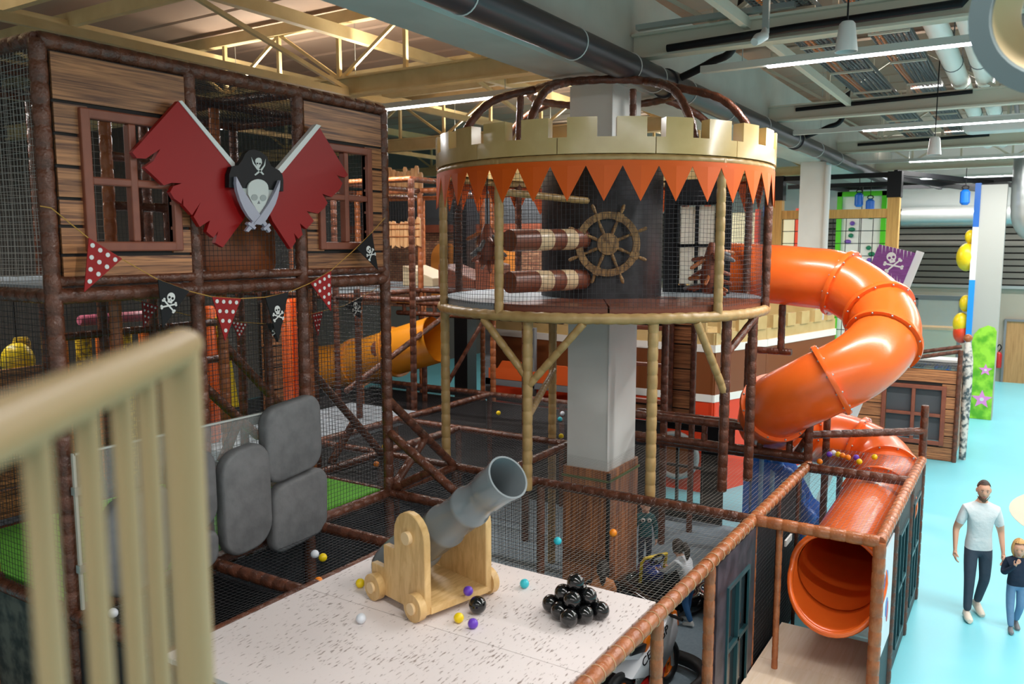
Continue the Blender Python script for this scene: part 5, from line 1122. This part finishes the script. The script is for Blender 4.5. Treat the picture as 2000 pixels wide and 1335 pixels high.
BALLS = [('yellow', 4.74, 4.43, 1.977, 'small yellow plastic ball at the left wheel of the cannon'),
         ('white', 4.27, 3.99, 1.977, 'small white plastic ball lying on the pale platform left of the cannon'),
         ('yellow', 4.66, 3.39, 1.977, 'small yellow plastic ball in front of the cannon beside the black ball'),
         ('purple', 4.64, 3.25, 1.977, 'small purple plastic ball in front of the cannon below the black ball'),
         ('purple', 4.88, 3.46, 2.085, 'small purple plastic ball on the cannon carriage board'),
         ('cyan', 5.44, 3.3, 1.977, 'small cyan plastic ball on the pale platform left of the black pile'),
         ('cyan', 6.57, 3.62, 1.915, 'small cyan plastic ball on the net left of the wood clad column'),
         ('orange', 7.05, 3.27, 1.915, 'small orange plastic ball on the net in front of the wood clad column'),
         ('white', 5.11, 5.32, 1.915, 'small white plastic ball on the net left of the cannon'),
         ('yellow', 5.09, 5.2, 1.915, 'small yellow plastic ball on the net left of the cannon next to a white one'),
         ('orange', 4.69, 4.85, 1.915, 'small orange plastic ball at the platform edge left of the cannon'),
         ('white', 3.43, 5.74, 1.915, 'small white plastic ball seen between the stair balusters'),
         ('orange', 7.73, 6.9, 1.915, 'small orange plastic ball on the net below the tower corner'),
         ('yellow', 8.5, 7.43, 1.915, 'small yellow plastic ball just behind the tower corner post'),
         ('yellow', 11.24, 7.33, 1.915, 'small yellow plastic ball alone on the far net left of the turret leg'),
         ('cyan', 10.91, 6.6, 1.915, 'small cyan plastic ball alone on the far net between two turret legs'),
         ('white', 11.77, 6.41, 1.915, 'small white plastic ball on the far net beside the column'),
         ('cyan', 11.36, 6.23, 1.915, 'small cyan plastic ball on the far net beside the column below a white one'),
         ('yellow', 10.34, 5.65, 1.915, 'small yellow plastic ball on the far net low beside the column'),
         ('white', 10.21, 9.13, 1.915, 'small white plastic ball on the far net left of the tower corner'),
         ('orange', 10.81, 2.13, 1.93, 'small orange plastic ball at the front left of the group above the slide'),
         ('purple', 11.26, 2.1, 1.93, 'small purple plastic ball left in the group above the slide'),
         ('white', 11.37, 2.07, 1.93, 'small white plastic ball in the group above the slide'),
         ('yellow', 11.32, 2.0, 1.93, 'small yellow plastic ball between white and orange in the group above the slide'),
         ('orange', 11.29, 1.94, 1.93, 'small orange plastic ball in the middle of the group above the slide'),
         ('orange', 11.22, 1.86, 1.93, 'small orange plastic ball right of the middle in the group above the slide'),
         ('purple', 11.28, 1.77, 1.93, 'small purple plastic ball right in the group above the slide'),
         ('yellow', 11.08, 1.7, 1.93, 'small yellow plastic ball front right in the group above the slide'),
         ('yellow', 11.43, 1.57, 1.93, 'small yellow plastic ball farthest right of the group above the slide')]
_pb = {}
for c, x, y, z, lab in BALLS:
    if c not in _pb:
        mb = MB(); mb.sphere((0, 0, 0), .038, 18, 12); o = mb.build('play_ball', BALL[c], None, off=(0, 0, 0)); _pb[c] = o
    else: o = _pb[c].copy(); COL.objects.link(o)
    o.location = (x, y, z); tag(o, lab, 'ball', 'small play balls')

# ------------------------------------------------------------- people
def skin_body(nodes, edges, root):
    names = list(nodes); idx = {n: i for i, n in enumerate(names)}
    me = bpy.data.meshes.new('body'); me.from_pydata([nodes[n][0] for n in names], [(idx[a], idx[b]) for a, b, t in edges], [])
    o = bpy.data.objects.new('body_tmp', me); COL.objects.link(o); o.modifiers.new('Skin', 'SKIN')
    sv = me.skin_vertices[0].data
    for i, n in enumerate(names):
        r = nodes[n][1]; sv[i].radius = r if isinstance(r, tuple) else (r, r); sv[i].use_root = (n == root)
    s = o.modifiers.new('Sub', 'SUBSURF'); s.levels = 3; s.render_levels = 3
    dg = bpy.context.evaluated_depsgraph_get(); dg.update(); ev = bpy.data.meshes.new_from_object(o.evaluated_get(dg)); bpy.data.objects.remove(o, do_unlink=True)
    return ev
def segdist(p, a, b):
    ab = b-a; t = max(0, min(1, (p-a).dot(ab)/max(1e-9, ab.length_squared))); return (p-(a+ab*t)).length
def person(lab, loc, rz, H, J, mats, hair, hairm, shoes=True, fingers=True, beard=False, fat=1., head_tilt=0., face=True):
    k = H/1.76; t = thing('person', lab, 'person', (0, 0, 0)); nodes = {}; edges = []
    def N(n, p, r): nodes[n] = (Vector(p)*k, tuple(q*k*fat for q in r) if isinstance(r, tuple) else r*k*fat)
    for n, (p, r) in J['nodes'].items(): N(n, p, r)
    for e in J['edges']: edges.append(e)
    for s, hv in (('L', J['handL']), ('R', J['handR'])):
        w = Vector(J['nodes']['wrist'+s][0]); d, side = Vector(hv[0]).normalized(), Vector(hv[1]).normalized(); curl = d.cross(side)*hv[2]
        pm = w+d*.055; N('palm'+s, pm, (.030, .018)); edges.append(('wrist'+s, 'palm'+s, 'skin'))
        kn = w+d*.10; N('kn'+s, kn, (.034, .014)); edges.append(('palm'+s, 'kn'+s, 'skin'))
        if fingers:
            for i, (o_, l1, l2) in enumerate(((-.027, .036, .032), (-.009, .042, .036), (.009, .039, .034), (.026, .03, .026))):
                a = kn+side*o_+d*.012; b = a+(d+curl*.35).normalized()*l1; c = b+(d*.6+curl*.8).normalized()*l2
                N('f%d%sa' % (i, s), a, .009); N('f%d%sb' % (i, s), b, .0085); N('f%d%sc' % (i, s), c, .0075)
                edges += [('kn'+s, 'f%d%sa' % (i, s), 'skin'), ('f%d%sa' % (i, s), 'f%d%sb' % (i, s), 'skin'), ('f%d%sb' % (i, s), 'f%d%sc' % (i, s), 'skin')]
            a = pm-side*.034; b = a+(d*.7-side*.6+curl*.4).normalized()*.035; c = b+(d+curl*.4).normalized()*.03
            N('t%sa' % s, a, .010); N('t%sb' % s, b, .0095); N('t%sc' % s, c, .0085); edges += [('palm'+s, 't%sa' % s, 'skin'), ('t%sa' % s, 't%sb' % s, 'skin'), ('t%sb' % s, 't%sc' % s, 'skin')]
    me = skin_body(nodes, edges, 'pelvis')
    tags = list(mats); rad = lambda n: (sum(nodes[n][1])/2 if isinstance(nodes[n][1], tuple) else nodes[n][1])
    segs = [(nodes[a][0], nodes[b][0], tags.index(tg), rad(a), rad(b), a+'-'+b) for a, b, tg in edges]
    hem = J.get('hem', .90)*k; core = {'pelvis-waist', 'waist-chest', 'pelvis-hipL', 'pelvis-hipR', 'hipL-kneeL', 'hipR-kneeR'}
    bm = bmesh.new(); bm.from_mesh(me)
    bmesh.ops.bisect_plane(bm, geom=bm.verts[:]+bm.edges[:]+bm.faces[:], plane_co=(0, 0, hem), plane_no=(0, -.12, 1))
    for f in bm.faces:
        c = f.calc_center_median(); best = min(segs, key=lambda s_: segdist(c, s_[0], s_[1])-(s_[3]+s_[4])/2); mi = best[2]; f.smooth = True
        if best[5] == 'yoke-neck':
            ab = best[1]-best[0]
            if (c-best[0]).dot(ab)/ab.length_squared < .62: mi = tags.index('shirt')
        if best[5] in core: mi = tags.index('shirt') if (c-Vector((0, 0, hem))).dot(Vector((0, -.12, 1))) > 0 else tags.index('pants')
        f.material_index = mi
    # head sculpted from a sphere and joined into the body mesh
    hc = Vector(J['head'])*k; hk = k*J.get('hk', 1.); Mh = Matrix.Rotation(J.get('turn', 0), 4, 'Z') @ Matrix.Rotation(J.get('nod', 0), 4, 'X')
    def hp(p): return hc+Mh @ (Vector(p)*hk)
    nu, nv = 24, 18; rows = []
    for i in range(nv+1):
        th = math.pi*i/nv; row = []
        for j in range(nu):
            ph = 2*math.pi*j/nu; x = math.sin(th)*math.sin(ph); y = -math.sin(th)*math.cos(ph); z = math.cos(th)
            w = .076*(1-.22*max(0, -z)**1.4); dpt = .094*(1-.10*max(0, -z)); p = Vector((x*w, y*dpt, z*.118))
            if y < -.2 and z < -.45: p.y -= .012*(-z)          # chin and jaw
            if z < -.3 and y > .2: p.y *= .8
            if y < -.75 and -.05 < z < .3: p.y += .006          # eye line
            if y < -.9 and abs(x) < .2 and -.38 < z < .08: p.y -= .020*(1-abs(x)/.2)*min(1, (.08-z)/.3)   # nose
            row.append(bm.verts.new(hp(p)))
        rows.append(row)
    si = tags.index('skin')
    for i in range(nv):
        for j in range(nu):
            try: f = bm.faces.new((rows[i][j], rows[i+1][j], rows[i+1][(j+1) % nu], rows[i][(j+1) % nu])); f.material_index = si; f.smooth = True
            except ValueError: pass
    bmesh.ops.remove_doubles(bm, verts=bm.verts, dist=1e-5); bmesh.ops.recalc_face_normals(bm, faces=bm.faces)
    me.materials.clear()
    for q in tags: me.materials.append(mats[q])
    bm.to_mesh(me); bm.free()
    body = bpy.data.objects.new('body', me); COL.objects.link(body); body.parent = t
    R3 = Mh.to_3x3()
    if face:
        for s in (-1, 1):
            mb = MB(); mb.sphere(hp((s*.030, -.0815, .010)), 0.0085*hk, 10, 6, sc=(1.3, .5, .5), M=R3); mb.build('eye', M_eyew, body)
            mb = MB(); mb.sphere(hp((s*.030, -.0845, .010)), .0048*hk, 8, 5, M=R3); mb.build('iris', M_hbr, body)
            mb = MB(); mb.box(hp((s*.031, -.0855, .029)), (.028*hk, .006*hk, .004*hk), R3); mb.build('brow', hairm, body)
        mb = MB(); mb.sphere(hp((0, -.088, -.060)), .02*hk, 10, 6, sc=(1.1, .35, .28), M=R3); mb.build('lips', M_lip, body)
    mb = MB()
    for s in (-1, 1): mb.sphere(hp((s*.078, .008, .0)), .028*hk, 10, 8, sc=(.35, .6, 1.05), M=R3)
    mb.build('ears', mats['skin'], body)
    if beard:
        mb = MB(); pts = []
        for i in range(5):
            for j in range(11):
                a = R(-95+19*j); z = -.068-.012*i; rr = .0735-.006*i
                pts.append(hp((math.sin(a)*rr, -math.cos(a)*(rr+.016)-.002*i, z-(.02 if abs(a) < .6 else 0))))
        mb.add(pts, [(i*11+j, i*11+j+1, i*11+12+j, i*11+11+j) for i in range(4) for j in range(10)]); mb.build('beard', mat('stubble', '7a5a48', .8), body)
    # hair
    mb = MB(); vs = []; nu, nv = 28, 16
    for i in range(nv+1):
        for j in range(nu):
            th = math.pi*i/nv*(.98 if hair != 'short' else .9); ph = 2*math.pi*j/nu; front = math.cos(ph)    # +1 front
            lim = {'short': 1.28 if front < .25 else .80, 'bob': 2.45 if front < .45 else .82, 'tail': 1.95 if front < .3 else .85}[hair]
            th2 = min(th, lim*(1.0+.04*math.sin(j*5.3))); x = math.sin(th2)*math.sin(ph); y = -math.sin(th2)*math.cos(ph); z = math.cos(th2)
            sc = 1.10 if hair == 'short' else 1.2+.03*math.sin(j*3.1)
            vs.append(hp((x*.076*sc, y*.094*sc+.004, z*.118*(sc+.02)+.004)))
    mb.add(vs, [(i*nu+j, (i+1)*nu+j, (i+1)*nu+(j+1) % nu, i*nu+(j+1) % nu) for i in range(nv) for j in range(nu)])
    if hair == 'tail': mb.tube([hp(p) for p in ((0, .1, .06), (0, .16, .07), (.0, .2, .0), (0, .19, -.09), (0, .17, -.16))], [.03*hk, .045*hk, .05*hk, .04*hk, .012*hk], 10)
    mb.build('hair', hairm, t)
    if shoes:
        for s in 'LR':
            a = Vector(J['nodes']['ankle'+s][0])*k; f = Vector(J.get('foot'+s, (0, -1, 0))); f.normalize(); sd = Vector((-f.y, f.x, 0)).normalized(); up = sd.cross(f) if sd.cross(f).z > 0 else -sd.cross(f)
            mb = MB(); prof = [(-.075, .03, .05, .075), (-.05, .043, .052, .085), (.0, .045, .05, .085), (.06, .046, .042, .06), (.12, .050, .034, .045), (.17, .045, .028, .036), (.20, .025, .02, .024)]
            vs = []; z0 = a.z-J.get('sole', .085)*k
            for (u_, w_, h_, tp__) in prof:
                for q in range(10):
                    an = 2*math.pi*q/10; zz_ = math.sin(an); hgt = (tp__ if zz_ > 0 else .0)
                    vs.append(Vector((a.x, a.y, z0))+f*u_*k+sd*(math.cos(an)*w_*k)+up*((.03+zz_*(tp__ if zz_ > 0 else .03))*k))
            n_ = len(prof); mb.add(vs, [(i*10+q, i*10+(q+1) % 10, i*10+10+(q+1) % 10, i*10+10+q) for i in range(n_-1) for q in range(10)]+[tuple(range(9, -1, -1)), tuple((n_-1)*10+q for q in range(10))])
            mb.build('shoe', J.get('shoe_m', M_white), t, ang=60)
    t.location = loc; t.rotation_euler = (0, 0, rz); return t
M_eyew = mat('eye_white', 'c8c0b8', .4); M_lip = mat('lips', 'b0625a', .5)
M_skin = mat('skin', 'd9a58a', .5); M_tee = mat('pale_tshirt', 'd5dde0', .85, bump=(14, .5)); M_jean = mat('dark_jeans', '3a4554', .85, bump=(20, .4)); M_jeanl = mat('light_jeans', '6c8fb4', .85, bump=(20, .4)); M_jeanb = mat('blue_jeans', '2f5f90', .85)
M_navy = mat('navy_sweater', '1e2b40', .9, bump=(20, .3)); M_tealc = mat('teal_sweater', '1d5a60', .9); M_tan = mat('orange_tunic', 'd08a5a', .9, bump=(14, .4))
M_hbr = mat('brown_hair', '3a2a22', .6, bump=((60, 60, 12), .5)); M_hbl = mat('blond_hair', 'c79a5c', .55, bump=((60, 60, 12), .6)); M_hdk = mat('dark_hair', '2a211d', .55, bump=((60, 60, 12), .5))
STD = [('pelvis', 'waist', 'shirt'), ('waist', 'chest', 'shirt'), ('chest', 'yoke', 'shirt'), ('yoke', 'neck', 'skin'), ('neck', 'skullbase', 'skin'),
       ('yoke', 'shL', 'shirt'), ('shL', 'slL', 'shirt'), ('slL', 'elL', 'sleeve'), ('elL', 'wristL', 'sleeve'), ('yoke', 'shR', 'shirt'), ('shR', 'slR', 'shirt'), ('slR', 'elR', 'sleeve'), ('elR', 'wristR', 'sleeve'),
       ('pelvis', 'hipL', 'pants'), ('hipL', 'kneeL', 'pants'), ('kneeL', 'ankleL', 'pants'), ('pelvis', 'hipR', 'pants'), ('hipR', 'kneeR', 'pants'), ('kneeR', 'ankleR', 'pants')]
MAN = dict(edges=STD, head=(.01, -.02, 1.645), turn=R(-6), nod=R(4), handL=((.02, -.25, -1), (0, 1, -.2), -1), handR=((-.02, -.3, -1), (0, 1, -.2), 1), shoe_m=mat('cream_shoe', 'e2d8c8', .6), footR=(-.08, -1, .05), footL=(.1, -1, -.25), nodes=dict(
    pelvis=((0, 0, .94), (.150, .105)), waist=((0, 0, 1.07), (.148, .105)), chest=((0, -.01, 1.26), (.165, .115)), yoke=((0, 0, 1.41), (.125, .085)), neck=((0, .0, 1.50), (.052, .055)), skullbase=((0, -.01, 1.58), (.052, .058)),
    shL=((.17, 0, 1.40), (.068, .066)), slL=((.215, .01, 1.24), (.064, .062)), elL=((.25, .03, 1.12), (.043, .043)), wristL=((.262, -.06, .89), (.028, .024)),
    shR=((-.17, 0, 1.40), (.068, .066)), slR=((-.22, .0, 1.24), (.064, .062)), elR=((-.265, .02, 1.12), (.043, .043)), wristR=((-.285, -.07, .89), (.028, .024)),
    hipL=((.085, 0, .86), (.092, .092)), kneeL=((.095, .0, .49), (.066, .066)), ankleL=((.07, .16, .12), (.047, .047)), hipR=((-.085, -.01, .86), (.092, .092)), kneeR=((-.10, -.08, .49), (.066, .066)), ankleR=((-.11, -.10, .085), (.047, .047))))
person('man in pale grey t-shirt and dark jeans walking on the blue floor', (11.6, .33, 0), R(-72), 1.76, MAN, dict(shirt=M_tee, skin=M_skin, sleeve=M_skin, pants=M_jean), 'short', M_hbr, beard=True)
import copy
def kid(**ov):
    J = copy.deepcopy({k: v for k, v in MAN.items() if k != 'shoe_m'}); J['shoe_m'] = ov.pop('shoe_m', M_grey); J['hk'] = 1.42; J['head'] = (0, -.02, 1.60)
    J['nodes']['skullbase'] = ((0, -.01, 1.52), (.06, .06)); J['nodes']['neck'] = ((0, 0, 1.46), (.06, .06)); J['nodes']['pelvis'] = ((0, 0, .90), (.16, .125)); J['nodes']['waist'] = ((0, 0, 1.02), (.16, .13)); J['nodes']['chest'] = ((0, -.01, 1.2), (.165, .13)); J['nodes']['yoke'] = ((0, 0, 1.36), (.12, .10))
    for s, q in (('L', 1), ('R', -1)): J['nodes']['sh'+s] = ((q*.16, 0, 1.35), (.075, .075)); J['nodes']['sl'+s] = ((q*.21, .01, 1.2), (.068, .068)); J['nodes']['el'+s] = ((q*.25, .04, 1.05), (.06, .06)); J['nodes']['wrist'+s] = ((q*.25, -.04, .86), (.042, .04))
    J['nodes'].update(ov.pop('nodes', {})); J.update(ov); return J
CH = kid(nodes=dict(elR=((-.24, -.06, 1.10), (.06, .06)), wristR=((-.10, -.24, 1.32), (.042, .04)), kneeR=((-.085, -.06, .47), (.075, .075)), ankleR=((-.06, -.12, .085), (.055, .055)), kneeL=((.09, -.02, .47), (.075, .075)), ankleL=((.06, .14, .13), (.055, .055))), handR=((.45, -.25, .8), (.8, 0, -.45), 1))
person('blond child in navy sweater and light jeans with a hand at the mouth', (11.42, -.10, 0), R(-80), 1.13, CH, dict(shirt=M_navy, skin=M_skin, sleeve=M_navy, pants=M_jeanl), 'bob', M_hbl)
GI = kid(nodes=dict(chest=((0, -.10, 1.18), (.165, .13)), yoke=((0, -.2, 1.32), (.12, .10)), neck=((0, -.25, 1.42), (.06, .06)), skullbase=((0, -.28, 1.48), (.06, .06)), shL=((.16, -.2, 1.31), (.075, .075)), slL=((.2, -.3, 1.18), (.07, .07)), elL=((.2, -.42, 1.06), (.058, .058)), wristL=((.16, -.62, 1.02), (.042, .04)), shR=((-.16, -.2, 1.31), (.075, .075)), slR=((-.2, -.3, 1.18), (.07, .07)), elR=((-.2, -.42, 1.06), (.058, .058)), wristR=((-.14, -.62, 1.02), (.042, .04))), head=(0, -.31, 1.56), nod=R(14), handL=((0, -1, -.2), (1, 0, 0), 1), handR=((0, -1, -.2), (1, 0, 0), 1), shoe_m=M_white)
person('girl with dark ponytail in white top and jeans leaning on the blue kart', (9.42, 3.34, 0), R(158), 1.04, GI, dict(shirt=mat('white_top', 'dfe4ea', .85), skin=M_skin, sleeve=bpy.data.materials['white_top'], pants=M_jeanb), 'tail', M_hdk, fat=1.18)
BY_ = kid(shoe_m=M_rubber)
bo = person('boy in dark teal monster face sweater standing behind the column foot', (10.66, 4.44, 0), R(-60), 1.08, BY_, dict(shirt=M_tealc, skin=M_skin, sleeve=M_tealc, pants=M_navy), 'short', M_hdk)
for s in (-1, 1):
    mb = MB(); mb.sphere((s*.045, -.085, .80), .032, 12, 8, sc=(1, .4, 1)); e_ = mb.build('monster_eye_print', M_white, bo, off=(0, 0, 0)); mb = MB(); mb.sphere((s*.045, -.10, .80), .013, 8, 6, sc=(1, .4, 1)); mb.build('monster_pupil', M_black, e_, off=(0, 0, 0))
SI = kid(nodes=dict(kneeL=((.14, -.36, .84), (.085, .085)), ankleL=((.14, -.5, .5), (.055, .055)), kneeR=((-.14, -.36, .84), (.085, .085)), ankleR=((-.14, -.5, .5), (.055, .055)), elL=((.22, -.2, 1.1), (.06, .06)), wristL=((.12, -.42, 1.08), (.042, .04)), elR=((-.22, -.2, 1.1), (.06, .06)), wristR=((-.12, -.42, 1.08), (.042, .04))), handL=((0, -1, 0), (1, 0, 0), 1), handR=((0, -1, 0), (1, 0, 0), 1), shoe_m=M_rubber)
person('dark haired child in orange tunic sitting on a kart beyond the cannonballs', (8.62, 4.12, -.18), R(120), 1.08, SI, dict(shirt=M_tan, skin=M_skin, sleeve=M_tan, pants=M_tan), 'tail', M_hdk)

# ------------------------------------------------------------- bumper karts and toy motorbike
def kart(loc, rz, lab, mbody, mframe):
    t = thing('bumper_kart', lab, 'kart', (0, 0, 0), 'bumper karts')
    mb = MB(); mb.tube([(x*1, y*1, .17) for x, y in rrect(-.34, -.5, .34, .5, .26, 7)], .10, 12, closed=True); mb.build('bumper_ring', M_gloss, t)
    mb = MB(); pillow(mb, rrect(-.25, -.42, .25, .3, .12), .14, .04, Matrix.Translation((0, 0, .12))); mb.build('floor_pan', M_rubber, t)
    mb = MB(); mb.tube([(0, -.42, .25), (0, -.3, .34), (0, -.15, .38), (0, -.05, .34)], [.08, .15, .16, .1], 14); mb.build('nose', mbody, t)
    mb = MB(); pillow(mb, rrect(-.2, .24, .2, .66, .08), .08, .03, axes((0, .3, 0), (1, 0, 0), (0, .15, 1), (0, -1, .15))); mb.build('seat_back', M_rubber, t)
    mb = MB(); mb.bbox((-.18, .0, .26), (.18, .28, .34)); mb.build('seat', M_rubber, t)
    mb = MB(); mb.tube([(-.18, -.2, .2), (-.2, -.14, .55), (-.18, -.1, .62), (.18, -.1, .62), (.2, -.14, .55), (.18, -.2, .2)], .022, 8); mb.build('roll_frame', mframe, t)
    mb = MB(); mb.cyl((0, -.2, .36), (0, -.08, .56), .02, n=8); sc_ = mb.build('steering_column', M_rubber, t)
    mb = MB(); mb.tube([(.1*math.cos(a), -.07+.05*math.sin(a), .58+.085*math.sin(a)) for a in [2*math.pi*k/18 for k in range(18)]], .014, 8, closed=True); mb.build('steering_wheel', M_gloss, sc_)
    for x in (-.2, .2):
        for y in (-.3, .28):
            mb = MB(); mb.cyl((x-.03, y, .06), (x+.03, y, .06), .06, n=14); mb.build('wheel', M_rubber, t)
    t.location = loc; t.rotation_euler = (0, 0, rz); return t
kart((9.78, 3.85, 0), R(150), 'navy and yellow bumper kart in front of the leaning girl', mat('navy_plastic', '1c2a78', .2, coat=.4), M_yellow)
kart((10.2, 2.95, 0), R(60), 'black bumper kart parked right of the girl', M_gloss, M_gloss)
kart((8.62, 4.12, 0), R(120), 'black bumper kart under the child in orange', M_rubber, M_rubber)
bk_ = thing('toy_motorbike', 'white orange and red racing motorbike ride on a black bumper ring', 'toy motorbike', (0, 0, 0))
M_bor = mat('bike_orange', 'f07a14', .3); M_bred = mat('bike_red', 'd0221c', .3); M_bwh = mat('bike_white', 'e6e6ea', .3)
for x in (.46, -.46):
    w_ = MB(); w_.tube([(x+.2*math.cos(a), 0, .24+.2*math.sin(a)) for a in [2*math.pi*k/28 for k in range(28)]], .055, 10, closed=True); wt = w_.build('tyre', M_rubber, bk_)
    w_ = MB(); w_.tube([(x+.15*math.cos(a), 0, .24+.15*math.sin(a)) for a in [2*math.pi*k/28 for k in range(28)]], .024, 8, closed=True)
    for k in range(5): a = R(72*k); w_.beam((x, 0, .24), (x+.15*math.cos(a), 0, .24+.15*math.sin(a)), .03, .03, up=(0, 1, 0))
    w_.build('rim', M_bor, wt)
def side(name, poly, w, m):
    mb = MB(); pillow(mb, poly, w, .02, axes((0, w/2, 0), (1, 0, 0), (0, 0, 1), (0, -1, 0))); return mb.build(name, m, bk_, ang=60)
side('fairing', [(-.42, .46), (-.2, .38), (.2, .32), (.36, .42), (.5, .62), (.46, .82), (.3, .86), (.1, .72)], .26, M_bwh); side('nose_cowl', [(.36, .62), (.56, .66), (.5, .84), (.34, .92), (.26, .84)], .22, M_bor)
side('belly_pan', [(-.3, .18), (.25, .2), (.3, .3), (.1, .34), (-.32, .3)], .22, M_bred); side('engine', [(-.2, .3), (.1, .32), (.06, .5), (-.2, .48)], .18, M_rubber)
side('tank', [(-.12, .58), (.2, .64), (.26, .78), (.05, .84), (-.12, .74)], .2, M_bor); side('tail', [(-.66, .74), (-.2, .56), (-.1, .64), (-.3, .72), (-.64, .84)], .16, M_bwh); side('seat', [(-.4, .68), (-.12, .62), (-.08, .7), (-.36, .75)], .2, M_rubber)
mb = MB(); mb.tube([(.3, -.28, .86), (.32, -.1, .86), (.32, .1, .86), (.3, .28, .86)], .018, 8); mb.build('handlebar', M_rubber, bk_)
for s in (-1, 1):
    mb = MB(); mb.cyl((.36, s*.09, .8), (.46, s*.09, .24), .02, n=8); mb.build('fork', M_galv, bk_)
    mb = MB(); mb.beam((-.46, s*.09, .24), (-.1, s*.09, .4), .03, .05); mb.build('swing_arm', M_galv, bk_)
mb = MB(); mb.tube([(x, y, .13) for x, y in rrect(-.85, -.42, .85, .42, .38, 8)], .075, 12, closed=True); mb.build('bumper_ring', M_rubber, bk_)
mb = MB(); mb.box((-.05, -.145, .42), (.1, .03, .22)); mb.build('coin_box', M_black, bk_, smooth=False)
text_mesh('CELA GP', .14, axes((-.22, -.136, .50), (.92, 0, .38), (-.38, 0, .92), (0, -1, 0)), 'fairing_lettering', M_black, bk_); text_mesh('MKD', .1, axes((-.3, -.095, .34), (1, 0, 0), (0, 0, 1), (0, -1, 0)), 'engine_lettering', M_white, bk_)
bk_.location = (7.5, 3.12, 0); bk_.rotation_euler = (0, 0, R(-8))
